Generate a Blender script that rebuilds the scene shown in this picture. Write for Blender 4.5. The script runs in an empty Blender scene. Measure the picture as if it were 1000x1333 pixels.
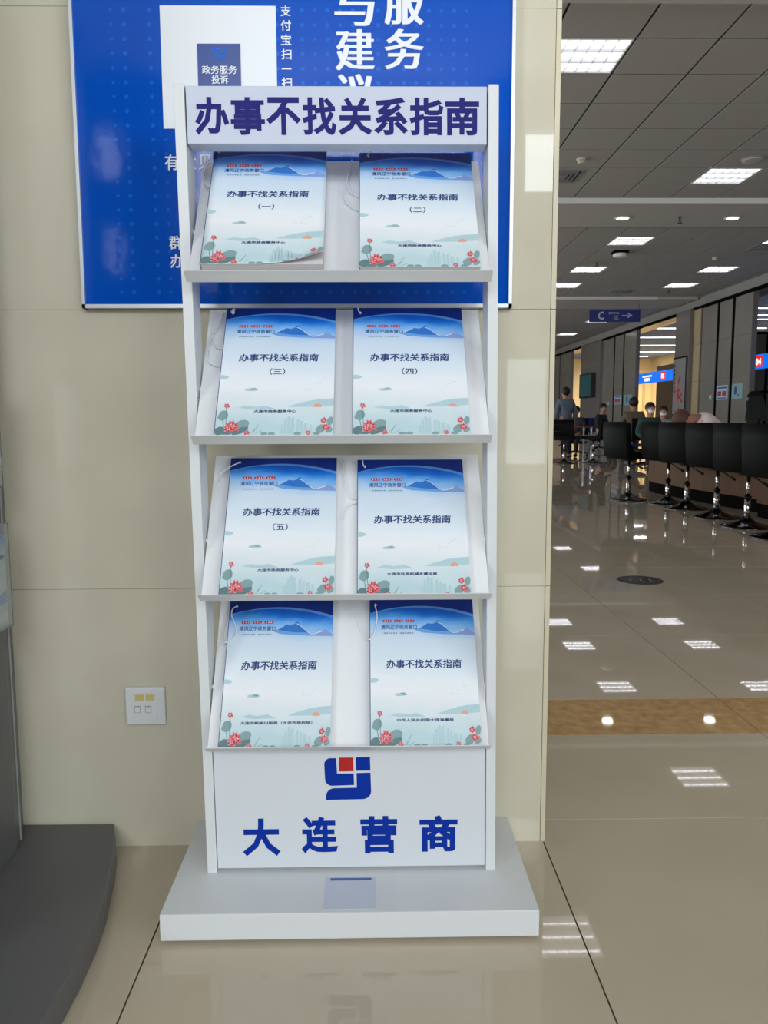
import bpy, bmesh, math, random
from mathutils import Vector, Matrix
random.seed(7)
S = bpy.context.scene
C = S.collection
# ------------------------------------------------------------------ camera
PIT, YAW, ROLL, EYE = .1173, .0159, .0036, .93
cy, sy, cp, sp, cr, sr = math.cos(YAW), math.sin(YAW), math.cos(PIT), math.sin(PIT), math.cos(ROLL), math.sin(ROLL)
right0, up0, fwd = Vector((cy, -sy, 0)), Vector((sy*sp, cy*sp, cp)), Vector((sy*cp, cy*cp, -sp))
right, up = cr*right0 - sr*up0, sr*right0 + cr*up0
cam = bpy.data.objects.new('camera', bpy.data.cameras.new('camera')); C.objects.link(cam)
M = Matrix((right, up, -fwd)).transposed().to_4x4(); M.translation = Vector((0, 0, EYE)); cam.matrix_world = M
cam.data.sensor_fit = 'HORIZONTAL'; cam.data.sensor_width = 36; cam.data.lens = 1044.4*36/1000
cam.data.clip_start = .02; cam.data.clip_end = 200
S.camera = cam
S.view_settings.view_transform = 'Standard'; S.view_settings.look = 'None'
S.view_settings.gamma = 1; S.view_settings.use_curve_mapping = False
S.view_settings.exposure = 0.0
# ------------------------------------------------------------------ world, window light and added fill
w = bpy.data.worlds.new('sky'); S.world = w; w.use_nodes = True
w.node_tree.nodes['Background'].inputs[0].default_value = (.75, .87, 1, 1)
w.node_tree.nodes['Background'].inputs[1].default_value = 1.0
def area(name, loc, size, power, col, rot):
    l = bpy.data.lights.new(name, 'AREA'); l.shape = 'RECTANGLE'; l.size, l.size_y = size
    l.energy = power; l.color = col
    o = bpy.data.objects.new(name, l); o.location = loc; o.rotation_euler = rot; C.objects.link(o); return o
YW = -4.0
DAY = (.90, .96, 1.0)
FACE = (math.pi/2, 0, 0)      # area light emits along -Z -> turned to +Y
# (x0, x1, z0, z1, radiance) : window openings behind the photographer; high middle and far left ones added for fill
OPEN = [(-1.55, 1.0, 2.15, 3.72, 9.0), (1.35, 2.6, 2.88, 3.40, 9), (2.7, 5.9, 1.6, 3.4, 4.8),
        (1.22, 1.60, .5, 1.45, 2.6), (1.68, 2.5, .5, 1.45, 2.6), (6.1, 9.6, .8, 3.4, 8),
        (-2.36, -2.16, 3.0, 3.4, 3.5), (-2.3, -2.18, 2.2, 2.6, 3), (-6.6, -3.6, 1.0, 3.4, 8)]
for i, (x0, x1, z0, z1, rad) in enumerate(OPEN):
    a = (x1-x0)*(z1-z0)
    area('daylight_and_fill', ((x0+x1)/2, YW-.05, (z0+z1)/2), (x1-x0, z1-z0), rad*a*math.pi*1.0, DAY, FACE)

# added fill lights along the unseen left wall, brightening the hall without real windows
SIDE_FILL = [(5.5, 8.5), (9.5, 12.5), (13.5, 16.5), (17.5, 20.5), (21.5, 24.5), (27, 33)]
for a, b in SIDE_FILL:
    area('daylight_and_fill', (-6.99, (a+b)/2, 2.0), (2.6, b-a), 6.8*(b-a)*2.6*math.pi, DAY, (0, -math.pi/2, 0))

# ------------------------------------------------------------------ helpers
def lin(c):
    c = c/255.0
    return c/12.92 if c <= .04045 else ((c+.055)/1.055)**2.4
def rgb(r, g, b): return (lin(r), lin(g), lin(b), 1)
MATS = {}
def mat(name, col, rough=.5, metal=0, spec=.5, emit=None, estr=0, noise=None, bump=None, alpha=1, trans=0):
    m = bpy.data.materials.new(name); m.use_nodes = True; nt = m.node_tree; b = nt.nodes['Principled BSDF']
    b.inputs['Base Color'].default_value = rgb(*col); b.inputs['Roughness'].default_value = rough
    b.inputs['Metallic'].default_value = metal; b.inputs['Specular IOR Level'].default_value = spec
    if emit: b.inputs['Emission Color'].default_value = rgb(*emit); b.inputs['Emission Strength'].default_value = estr
    if trans: b.inputs['Transmission Weight'].default_value = trans; b.inputs['IOR'].default_value = 1.45
    if noise or bump:
        tc = nt.nodes.new('ShaderNodeTexCoord')
    if noise:      # (scale, other colour, detail, contrast)
        n = nt.nodes.new('ShaderNodeTexNoise'); n.inputs['Scale'].default_value = noise[0]; n.inputs['Detail'].default_value = noise[2]
        r = nt.nodes.new('ShaderNodeValToRGB'); r.color_ramp.elements[0].position = .5-noise[3]; r.color_ramp.elements[1].position = .5+noise[3]
        r.color_ramp.elements[0].color = rgb(*col); r.color_ramp.elements[1].color = rgb(*noise[1])
        nt.links.new(tc.outputs['Object'], n.inputs['Vector']); nt.links.new(n.outputs['Fac'], r.inputs['Fac']); nt.links.new(r.outputs['Color'], b.inputs['Base Color'])
    if bump:       # (scale, strength, distance)
        n = nt.nodes.new('ShaderNodeTexNoise'); n.inputs['Scale'].default_value = bump[0]; n.inputs['Detail'].default_value = 2
        bp = nt.nodes.new('ShaderNodeBump'); bp.inputs['Strength'].default_value = bump[1]; bp.inputs['Distance'].default_value = bump[2]
        nt.links.new(tc.outputs['Object'], n.inputs['Vector']); nt.links.new(n.outputs['Fac'], bp.inputs['Height']); nt.links.new(bp.outputs['Normal'], b.inputs['Normal'])
    MATS[name] = m
    return m
class MB:
    def __init__(s): s.v = []; s.f = []; s.m = []; s.smooth = []
    def quad(s, pts, mi=0):
        i = len(s.v); s.v += [tuple(p) for p in pts]; s.f.append(tuple(range(i, i+len(pts)))); s.m.append(mi); s.smooth.append(False)
    def box(s, x0, x1, y0, y1, z0, z1, mi=0, fn=None):
        i = len(s.v); P = [(x, y, z) for z in (z0, z1) for y in (y0, y1) for x in (x0, x1)]
        if fn: P = [fn(*p) for p in P]
        s.v += P
        for q in ((0, 2, 3, 1), (4, 5, 7, 6), (0, 1, 5, 4), (2, 6, 7, 3), (0, 4, 6, 2), (1, 3, 7, 5)):
            s.f.append(tuple(i+k for k in q)); s.m.append(mi); s.smooth.append(False)
        return s
    def tube(s, pts, r, seg=8, mi=0, cap=True, radii=None):
        pts = [Vector(p) for p in pts]; i0 = len(s.v); n = len(pts); prev = None
        for k, p in enumerate(pts):
            t = (pts[min(k+1, n-1)] - pts[max(k-1, 0)]).normalized()
            a = t.cross(Vector((0, 0, 1))) if abs(t.z) < .95 else t.cross(Vector((1, 0, 0)))
            a.normalize()
            if prev is not None and prev.cross(t).length > 1e-4:
                b_ = t.cross(prev).normalized(); a = b_.cross(t).normalized()
            prev = a; b = t.cross(a)
            rr = radii[k] if radii else r
            for j in range(seg):
                an = 2*math.pi*j/seg; s.v.append(tuple(p + a*rr*math.cos(an) + b*rr*math.sin(an)))
        for k in range(n-1):
            for j in range(seg):
                a0 = i0+k*seg+j; a1 = i0+k*seg+(j+1) % seg
                s.f.append((a0, a1, a1+seg, a0+seg)); s.m.append(mi); s.smooth.append(True)
        if cap:
            s.f.append(tuple(i0+j for j in reversed(range(seg)))); s.m.append(mi); s.smooth.append(False)
            s.f.append(tuple(i0+(n-1)*seg+j for j in range(seg))); s.m.append(mi); s.smooth.append(False)
        return s
    def lathe(s, prof, cx=0, cy_=0, seg=24, mi=0):       # prof: (r, z)
        i0 = len(s.v); n = len(prof)
        for r, z in prof:
            for j in range(seg):
                an = 2*math.pi*j/seg; s.v.append((cx+r*math.cos(an), cy_+r*math.sin(an), z))
        for k in range(n-1):
            for j in range(seg):
                a0 = i0+k*seg+j; a1 = i0+k*seg+(j+1) % seg
                s.f.append((a0, a1, a1+seg, a0+seg)); s.m.append(mi); s.smooth.append(True)
        s.f.append(tuple(i0+j for j in reversed(range(seg)))); s.m.append(mi); s.smooth.append(False)
        s.f.append(tuple(i0+(n-1)*seg+j for j in range(seg))); s.m.append(mi); s.smooth.append(False)
        return s
    def prism(s, poly, fn, t0, t1, mi=0, smooth=False):    # poly 2D, fn(u,v,t)->3D
        i = len(s.v); n = len(poly)
        for t in (t0, t1): s.v += [tuple(fn(u, v, t)) for u, v in poly]
        s.f.append(tuple(range(i, i+n))); s.f.append(tuple(range(i+2*n-1, i+n-1, -1))); s.m += [mi, mi]; s.smooth += [False, False]
        for k in range(n):
            k2 = (k+1) % n; s.f.append((i+k, i+n+k, i+n+k2, i+k2)); s.m.append(mi); s.smooth.append(smooth)
        return s
    def ball(s, c, r, seg=10, rings=7, mi=0, sc=(1, 1, 1)):
        i0 = len(s.v)
        for k in range(rings+1):
            th = math.pi*k/rings
            for j in range(seg):
                an = 2*math.pi*j/seg
                s.v.append((c[0]+r*sc[0]*math.sin(th)*math.cos(an), c[1]+r*sc[1]*math.sin(th)*math.sin(an), c[2]+r*sc[2]*math.cos(th)))
        for k in range(rings):
            for j in range(seg):
                a0 = i0+k*seg+j; a1 = i0+k*seg+(j+1) % seg
                s.f.append((a0, a0+seg, a1+seg, a1)); s.m.append(mi); s.smooth.append(True)
        return s
    def build(s, name, mats, parent=None, bevel=0, loc=None, world=True):
        me = bpy.data.meshes.new(name)
        off = Vector(loc) if loc is not None else Vector((0, 0, 0))
        if parent is not None and world: off = off + wloc(parent)
        me.from_pydata([tuple(Vector(v)-off) for v in s.v] if off.length else s.v, [], s.f)
        for m_ in (mats if isinstance(mats, (list, tuple)) else [mats]): me.materials.append(m_)
        me.polygons.foreach_set('material_index', s.m); me.polygons.foreach_set('use_smooth', s.smooth)
        bm = bmesh.new(); bm.from_mesh(me)
        if bevel: 
            bmesh.ops.remove_doubles(bm, verts=bm.verts, dist=1e-6)
            bmesh.ops.bevel(bm, geom=[e for e in bm.edges if len(e.link_faces) == 2 and e.calc_face_angle(0) > .5], offset=bevel, segments=2, affect='EDGES', profile=.6, clamp_overlap=True)
        closed = all(len(e.link_faces) == 2 for e in bm.edges)
        if closed: bmesh.ops.recalc_face_normals(bm, faces=bm.faces)
        bm.to_mesh(me); bm.free(); me.update()
        return link(name, me, parent, loc)
def wloc(o):
    p = Vector(o.location); q = o.parent
    while q is not None: p = p + Vector(q.location); q = q.parent
    return p
def link(name, me, parent=None, loc=None):
    o = bpy.data.objects.new(name, me); C.objects.link(o)
    if parent is not None: o.parent = parent
    if loc is not None: o.location = loc
    return o
def tag(o, label=None, cat=None, group=None, kind=None):
    if label: o['label'] = label
    if cat: o['category'] = cat
    if group: o['group'] = group
    if kind: o['kind'] = kind
    return o
def thing(name, label, cat, loc=(0, 0, 0), rz=0, group=None):
    o = bpy.data.objects.new(name, None); C.objects.link(o); o.location = loc; o.rotation_euler = (0, 0, rz)
    o.empty_display_size = .1
    return tag(o, label, cat, group)
def copy_tree(o, parent=None):
    c = o.copy(); C.objects.link(c)
    if parent is not None: c.parent = parent
    for ch in list(o.children): copy_tree(ch, c)
    return c
def struct(o): o['kind'] = 'structure'; return o

_tc = {}
def glyphs(body, bold=0.0, song=0.0):
    """a line of text in the built in font as low relief: the rim of each stroke widened by a chamfer"""
    key = (body, bold, song)
    if key in _tc: return _tc[key]
    cu = bpy.data.curves.new('lettering', 'FONT'); cu.body = body; cu.resolution_u = 2
    cu.bevel_depth = bold; cu.bevel_resolution = 0; cu.fill_mode = 'FRONT' if bold else 'BOTH'
    o = bpy.data.objects.new('lettering', cu); C.objects.link(o)
    dg = bpy.context.evaluated_depsgraph_get(); me = bpy.data.meshes.new_from_object(o.evaluated_get(dg))
    zm = max([v.co.z for v in me.vertices]+[1e-9])
    V = [(v.co.x, v.co.y, v.co.z/zm if bold else 1.0) for v in me.vertices]; F = [tuple(p.vertices) for p in me.polygons]
    bpy.data.objects.remove(o); bpy.data.curves.remove(cu); bpy.data.meshes.remove(me)
    if song:      # upright strokes thicker than level ones
        n = len(V); V2, F2 = [], []
        for k, d in enumerate((-song, -song*.5, 0, song*.5, song)):
            V2 += [(x+d, y, z+k*.35) for x, y, z in V]; F2 += [tuple(i+k*n for i in f) for f in F]
        V, F = V2, F2
    _tc[key] = (V, F); return V, F
def text_in(mb, body, fn, x0, x1, y0, y1, bold=0.0, song=0.0, mi=0, slant=0.0, lift=.00018):
    V, F = glyphs(body, bold, song)
    ax, bx_ = min(v[0] for v in V), max(v[0] for v in V); ay, by_ = min(v[1] for v in V), max(v[1] for v in V)
    kx, ky = (x1-x0)/(bx_-ax), (y1-y0)/(by_-ay)
    um, vm = (x0+x1)/2, (y0+y1)/2; du, dv = (x1-x0)*.01, (y1-y0)*.01
    c = Vector(fn(um, vm)); N = (Vector(fn(um+du, vm))-c).cross(Vector(fn(um, vm+dv))-c).normalized()
    if N.dot(Vector((0, 0, EYE))-c) < 0: N = -N
    i = len(mb.v)
    for x, y, z in V:
        u, v = x0+(x-ax)*kx, y0+(y-ay)*ky
        mb.v.append(tuple(Vector(fn(u+slant*(v-y0), v)) + N*(lift*z)))
    for f in F: mb.f.append(tuple(i+k for k in f)); mb.m.append(mi); mb.smooth.append(False)
    return mb

# ------------------------------------------------------------------ materials
M_white = mat('white_lacquer', (233, 234, 235), .36, bump=(400, .03, .0005))
M_frame = mat('white_powdercoat_frame', (214, 216, 217), .38, bump=(400, .03, .0005))
M_lip = M_frame
M_panel = mat('white_board', (210, 214, 218), .38)
M_header = mat('pale_blue_board', (192, 199, 216), .45)
M_navy = mat('navy_vinyl', (36, 36, 114), .6, spec=.15)
M_blue = mat('blue_vinyl', (0, 46, 150), .6, spec=.15)
M_red = mat('red_vinyl', (178, 22, 26), .4)
M_tilew = mat('beige_polished_tile', (214, 208, 187), .025, spec=.5, noise=(6, (206, 199, 177), 6, .3))
M_edge = mat('tile_edge', (214, 204, 176), .3)
M_grout = mat('grout', (150, 144, 128), .8)
M_tilef = mat('floor_polished_tile', (199, 186, 165), .02, spec=.55, noise=(3.5, (188, 174, 152), 8, .3))
M_band = mat('brown_marble', (206, 168, 116), .03, spec=.55, noise=(30, (172, 132, 84), 8, .22))
M_seam = mat('dark_seam', (52, 46, 38), .6)
M_ctile = mat('mineral_ceiling_tile', (178, 175, 172), .9, noise=(120, (165, 162, 158), 3, .2))
M_cgrid = mat('dark_ceiling_grid', (38, 36, 34), .8)
M_plaster = mat('ceiling_plaster', (190, 188, 184), .85)
M_fascia = mat('white_trim', (225, 224, 220), .6)
M_poster = mat('blue_glossy_film', (0, 80, 190), .07, spec=.32, bump=(22, .22, .0008))
M_dot = mat('light_blue_print', (20, 106, 212), .07, spec=.32)
M_alu = mat('aluminium_frame', (205, 208, 212), .35, metal=.6)
M_pwhite = mat('white_print', (236, 238, 242), .3)
M_badge = mat('deep_blue_print', (14, 58, 140), .3)
M_sock = mat('white_plastic', (226, 228, 228), .35)
M_sockd = mat('grey_plastic_gap', (168, 170, 170), .5)
M_gold = mat('yellow_paper_label', (214, 196, 130), .6)
M_grey = mat('grey_powdercoat', (92, 92, 92), .42, bump=(500, .05, .0005))
M_acr = mat('clear_acrylic', (235, 240, 240), .08, trans=.9)
M_black = mat('black_leather', (12, 12, 13), .65, spec=.15, bump=(120, .15, .001))
M_bplast = mat('black_plastic', (18, 18, 18), .4)
M_chrome = mat('chrome', (215, 215, 218), .12, metal=1)
M_dkchrome = mat('dark_chrome', (90, 90, 94), .15, metal=1)
M_counter = mat('tan_laminate', (104, 76, 54), .6, spec=.15, noise=(10, (96, 70, 50), 4, .3))
M_ctop = mat('counter_top', (190, 188, 184), .3)
M_kick = mat('black_kickboard', (12, 11, 10), .9, spec=.04)
M_pier = mat('far_grey_stone', (138, 133, 125), .15, spec=.5, noise=(1.5, (130, 125, 117), 4, .3))
M_pierd = mat('far_dark_stone', (120, 114, 110), .2)
M_piert = mat('far_tan_trim', (180, 160, 126), .35)
M_cream = mat('cream_wall', (236, 214, 168), .6)
M_creamd = mat('cream_panel', (206, 178, 128), .6)
M_bceil = mat('bluish_ceiling', (112, 138, 184), .7)
M_dim = mat('dark_clad_wall', (84, 84, 82), .6)
M_fwall = mat('dim_back_wall', (150, 148, 146), .6)
M_cream2 = mat('cream_plastic', (196, 190, 168), .5)
M_glow = mat('lamp_glow', (255, 255, 255), .5, emit=(250, 250, 255), estr=.75)
M_tube = mat('fluorescent_tube', (255, 255, 255), .5, emit=(246, 246, 255), estr=7.0)
M_strip = mat('linear_lamp', (255, 255, 255), .5, emit=(235, 245, 255), estr=6)
M_down = mat('downlight_glow', (255, 255, 255), .5, emit=(255, 252, 244), estr=10)
M_warm = mat('warm_lamp', (255, 240, 210), .5, emit=(255, 226, 170), estr=8)
M_led = mat('blue_led_panel', (0, 60, 200), .4, emit=(0, 110, 235), estr=1.1)
M_ledr = mat('red_led', (200, 30, 20), .4, emit=(226, 40, 24), estr=1.0)
M_ledw = mat('white_led', (255, 255, 255), .4, emit=(255, 250, 245), estr=1.2)
M_louv = mat('louvre_aluminium', (225, 226, 232), .25, metal=.3)
M_csign = mat('navy_sign', (12, 30, 120), .35)
M_csignt = mat('sign_print', (190, 196, 210), .4)
M_dkglass = mat('dark_screen', (14, 16, 18), .12)
M_screen = mat('green_screen', (30, 74, 80), .3, emit=(34, 80, 84), estr=.25)
M_notice = mat('notice_print', (178, 200, 214), .4)
M_noticeg = mat('teal_notice', (140, 172, 172), .4)
M_nblue = mat('notice_blue', (40, 80, 150), .4)
M_nred = mat('notice_red', (170, 60, 70), .4)
M_pgrey = mat('poster_grey', (140, 140, 140), .4)
M_skin = mat('skin', (176, 128, 104), .6)
M_hair = mat('black_hair', (20, 17, 16), .6)
M_eye = mat('eye_white', (230, 228, 224), .4)
M_mark = mat('black_floor_sticker', (16, 17, 20), .25)
M_markg = mat('grey_footprint', (92, 96, 102), .4)
M_page = mat('paper_pages', (206, 202, 204), .7)
M_spine = mat('navy_spine', (28, 52, 120), .4)
M_cord = mat('white_cord', (232, 234, 236), .6)
M_stick = mat('sticker_paper', (196, 202, 216), .5)
M_stickb = mat('sticker_blue', (60, 100, 170), .5)
M_rub = mat('black_rubber', (25, 25, 25), .7)
M_redtop = mat('red_brown_desktop', (120, 62, 56), .4)
M_beigecab = mat('beige_cabinet', (196, 170, 146), .5)
M_bluefab = mat('blue_seat_fabric', (34, 58, 120), .8)

# brochure cover: sky gradient printed on paper, UV driven
def cover_mat():
    m = bpy.data.materials.new('printed_cover'); m.use_nodes = True; nt = m.node_tree; b = nt.nodes['Principled BSDF']
    b.inputs['Roughness'].default_value = .32
    N, L = nt.nodes.new, nt.links.new
    def math_(op, a, b_=None, c=None):
        n = N('ShaderNodeMath'); n.operation = op
        for i, x in enumerate((a, b_, c)):
            if x is None: continue
            if isinstance(x, (int, float)): n.inputs[i].default_value = x
            else: L(x, n.inputs[i])
        return n.outputs[0]
    uv = N('ShaderNodeUVMap'); uv.uv_map = 'cover'; sep = N('ShaderNodeSeparateXYZ'); L(uv.outputs[0], sep.inputs[0])
    u, v = sep.outputs[0], sep.outputs[1]
    # arc height
    d = math_('SUBTRACT', u, .47); arc = math_('SUBTRACT', .951, math_('MULTIPLY', math_('MULTIPLY', d, d), .23))
    rel = math_('SUBTRACT', v, arc)
    above = math_('GREATER_THAN', rel, 0)
    # base gradient under the arc
    nz = N('ShaderNodeTexNoise'); nz.inputs['Scale'].default_value = 3.2; nz.inputs['Detail'].default_value = 4
    mp = N('ShaderNodeMapping'); mp.inputs['Scale'].default_value = (1, 3.2, 1); mp.inputs['Rotation'].default_value = (0, 0, .25); L(uv.outputs[0], mp.inputs[0]); L(mp.outputs[0], nz.inputs['Vector'])
    right_ = math_('MULTIPLY', u, .055)
    vv = math_('ADD', math_('ADD', v, math_('MULTIPLY', math_('SUBTRACT', nz.outputs['Fac'], .5), .09)), right_)
    r = N('ShaderNodeValToRGB'); cr_ = r.color_ramp
    st = [(0, (204, 222, 224)), (.08, (200, 220, 226)), (.2, (222, 232, 236)), (.36, (238, 239, 242)), (.46, (232, 237, 242)), (.60, (216, 228, 237)), (.74, (208, 222, 235)), (.80, (182, 210, 238)),
          (.86, (112, 176, 236)), (.92, (16, 116, 212)), (.955, (6, 86, 192)), (1, (6, 78, 182))]
    cr_.elements[0].position = 0; cr_.elements[0].color = rgb(*st[0][1]); cr_.elements[1].position = 1; cr_.elements[1].color = rgb(*st[-1][1])
    for p, c in st[1:-1]:
        e = cr_.elements.new(p); e.color = rgb(*c)
    L(vv, r.inputs[0])
    mx = N('ShaderNodeMix'); mx.data_type = 'RGBA'; L(above, mx.inputs['Factor']); L(r.outputs[0], mx.inputs['A']); mx.inputs['B'].default_value = rgb(0, 40, 132)
    # pale line along the arc, stronger to the right
    line = math_('MULTIPLY', math_('LESS_THAN', math_('ABSOLUTE', math_('ADD', rel, math_('MULTIPLY', u, .006))), math_('ADD', .0025, math_('MULTIPLY', u, .008))), .5)
    m2 = N('ShaderNodeMix'); m2.data_type = 'RGBA'; L(line, m2.inputs['Factor']); L(mx.outputs['Result'], m2.inputs['A']); m2.inputs['B'].default_value = rgb(120, 180, 235)
    # soft teal washes: hills in the lower third
    n2 = N('ShaderNodeTexNoise'); n2.inputs['Scale'].default_value = 2.6; n2.inputs['Detail'].default_value = 3
    mp2 = N('ShaderNodeMapping'); mp2.inputs['Scale'].default_value = (1, 2.6, 1); mp2.inputs['Location'].default_value = (3, 7, 0); L(uv.outputs[0], mp2.inputs[0]); L(mp2.outputs[0], n2.inputs['Vector'])
    low = N('ShaderNodeMapRange'); low.inputs['From Min'].default_value = .36; low.inputs['From Max'].default_value = .12; L(v, low.inputs['Value'])
    f3 = math_('MULTIPLY', math_('MULTIPLY', low.outputs[0], n2.outputs['Fac']), .42)
    m3 = N('ShaderNodeMix'); m3.data_type = 'RGBA'; L(f3, m3.inputs['Factor']); L(m2.outputs['Result'], m3.inputs['A']); m3.inputs['B'].default_value = rgb(140, 186, 192)
    L(m3.outputs['Result'], b.inputs['Base Color'])
    return m
M_cover = cover_mat()
PM = [mat('print_text_navy', (34, 56, 118), .35), mat('print_red', (186, 36, 42), .35), mat('print_white', (232, 238, 246), .35),
      mat('print_mountain', (48, 118, 200), .35), mat('print_mountain_soft', (110, 164, 222), .35), mat('print_leaf', (132, 162, 164), .35),
      mat('print_leaf_dark', (100, 128, 132), .35), mat('print_pink', (222, 104, 116), .35), mat('print_palepink', (240, 186, 184), .35),
      mat('print_sun', (232, 164, 146), .35), mat('print_teal', (180, 208, 214), .35), mat('print_grey', (120, 142, 156), .35), mat('print_mauve', (140, 160, 214), .35)]

# ------------------------------------------------------------------ room shell
H = 3.8385
XL, XR, YN, YF = -7.0, 16.0, YW, 46.0
T = .7733
def shell():
    # floor: dark bed with tiles laid proud of it
    fl = struct(tag(MB().box(XL, XR, YN, YF, -.06, -.006).build('floor', M_seam), 'polished beige tile floor with a brown marble band'))
    xs = [-.398 + T*k for k in range(-9, 22)]
    ys = [1.7617 - T*k for k in range(8, 0, -1)] + [1.7617, 2.2584, 2.5571] + [2.5571 + T*k for k in range(1, 56)]
    g = .0016
    meshes = {}
    rest = MB(); n = 0
    for j in range(len(ys)-1):
        y0, y1 = max(ys[j], YN), min(ys[j+1], YF)
        if y1 - y0 < .02: continue
        band = abs(ys[j] - 2.2584) < 1e-3
        for i in range(len(xs)-1):
            x0, x1 = max(xs[i], XL), min(xs[i+1], XR)
            if x1 <= x0: continue
            seen = y1 > .85 and y0 < 19 and x1 > (-.5*y1 if y0 < 1.7 else .19*y0-.1) and x0 < .52*y1 and x1-x0 > .7
            if seen or (band and -1 < x0 < 2):
                key = (round(x1-x0, 3), round(y1-y0, 3), band)
                if key not in meshes:
                    mb = MB().box(g, x1-x0-g, g, y1-y0-g, -.0058, 0)
                    o = mb.build('floor_tile', M_band if band else M_tilef, fl); meshes[key] = o.data
                    o.location = (x0, y0, 0)
                else:
                    o = link('floor_tile', meshes[key], fl, (x0, y0, 0))
                n += 1
            else: rest.box(x0+g, x1-g, y0+g, y1-g, -.0058, 0, 1 if band else 0)
    o = rest.build('floor_tile_field', [M_tilef, M_band], fl); o['kind'] = 'stuff'
    # ceiling
    ce = struct(tag(MB().box(XL, 8.05, YN, YF, H+.012, H+.1).build('ceiling', M_cgrid), 'grey suspended tile ceiling with lowered plaster bands'))
    t = .6485; X0 = 2.0704
    LIGHTS = set()
    lights = [(-1, 1, 1), (3, 6, 1), (3, 1.6, 2), (3, 0, 0)]
    cells = {}
    bays = [(5.90, 8, -2, 5), (12.76, 11, 1, 8)]
    lit = {(0, -1, 1), (0, 3, 6), (1, 3, 1), (1, 3, 5), (1, 3, 8), (1, 7, 1), (1, 7, 5), (1, 7, 8)}
    gone = {(0, 1, 6)}   # cell of the air vent
    tm = None; pos = []
    for b, (y0, rows, k0, k1) in enumerate(bays):
        for r in range(rows):
            for k in range(k0, k1+1):
                x = X0 + k*t; y = y0 + r*t
                if (b, k, r) in lit: pos.append((x, y)); continue
                if tm is None:
                    o = MB().box(.012, t-.012, .012, t-.012, -.009, .011).build('ceiling_tile', M_ctile, ce); tm = o.data
                else: o = link('ceiling_tile', tm, ce)
                o.location = (x, y, H)
    far = MB()
    for r in range(36):
        for k in range(-7, 9): far.box(X0+k*t+.007, X0+k*t+t-.007, 21.9+r*t+.007, 21.9+r*t+t-.007, H-.004, H+.011)
    for r in range(8):
        for k in list(range(-7, -2))+list(range(6, 9)): far.box(X0+k*t+.007, X0+k*t+t-.007, 5.9+r*t+.007, 5.9+r*t+t-.007, H-.004, H+.011)
    for r in range(11):
        for k in list(range(-7, 1)): far.box(X0+k*t+.007, X0+k*t+t-.007, 12.76+r*t+.007, 12.76+r*t+t-.007, H-.004, H+.011)
    o = far.build('ceiling_tile_field', M_ctile, ce); o['kind'] = 'stuff'
    # plaster bands hanging a little lower
    D = .068
    for i, (a, b_) in enumerate(((YN, 5.90), (11.09, 12.45), (19.9, 21.6))):
        mb = MB().box(XL, 8.0, a, b_, H-D, H+.011); mb.build('plaster_band', M_plaster, ce)
        if i: MB().box(XL, 7.0 if i == 2 else 8.0, a-.012, a, H-D-.006, H+.004).build('fascia_strip', M_fascia, ce)
    MB().box(XL, 8.0, 12.45, 12.76, H-.002, H+.011).build('plaster_band', M_plaster, ce)
    # cove down to the right facade
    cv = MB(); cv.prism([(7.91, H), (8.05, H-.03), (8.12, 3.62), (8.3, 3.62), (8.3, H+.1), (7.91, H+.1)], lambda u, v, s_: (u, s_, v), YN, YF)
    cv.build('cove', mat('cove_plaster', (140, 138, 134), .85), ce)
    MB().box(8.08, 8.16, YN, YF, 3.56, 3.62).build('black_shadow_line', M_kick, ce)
    # outer walls
    wl = struct(tag(MB().box(XL-.15, XL, YN, YF, 0, H).build('wall_left', M_dim), 'plain grey side wall of the hall'))
    wf = struct(tag(MB().box(XL, 8.6, YF, YF+.2, 0, H).build('wall_far', M_fwall), 'far end wall of the hall'))
    # window wall behind the photographer
    bw = MB(); xs_ = sorted({XL, 10.0} | {v for o in OPEN for v in o[:2]}); zs_ = sorted({0, H} | {v for o in OPEN for v in o[2:4]})
    for i in range(len(xs_)-1):
        for j in range(len(zs_)-1):
            xm, zm = (xs_[i]+xs_[i+1])/2, (zs_[j]+zs_[j+1])/2
            if not any(o[0] < xm < o[1] and o[2] < zm < o[3] for o in OPEN): bw.box(xs_[i], xs_[i+1], YW-.02, YW+.1, zs_[j], zs_[j+1])
    b = struct(tag(bw.build('wall_back', M_dim), 'window wall facing the brochure rack'))
    MB().box(10, 10.15, YN, 12.0, 0, H).build('wall_right', M_fwall)['kind'] = 'structure'
    MB().box(8.05, 10.0, YN, 12.0, H, H+.1).build('ceiling_side', M_plaster)['kind'] = 'structure'
    return pos, t
LPOS, TC = shell()

# tiled pillar wall right behind the rack
XE, YP = .3792, 1.669
wall = struct(tag(MB().box(-1.93, XE-.011, YP+.012, 2.55, -.006, H).build('wall_front', M_grout), 'beige polished tile pillar wall'))
zz = [-.004, .573, 1.1485, 1.724, 2.30, 2.875, 3.45, H]
for j in range(7):
    for (a, b) in ((-1.93, -.772), (-.772, XE-.011)):
        MB().box(a+.0003, b-.0003, YP, YP+.014, zz[j]+.0003, zz[j+1]-.0003).build('wall_tile', M_tilew, wall, bevel=.0005)
    MB().box(XE-.010, XE, YP+.001, 2.55, zz[j]+.0007, zz[j+1]-.0007).build('wall_tile', M_edge, wall)

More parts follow.
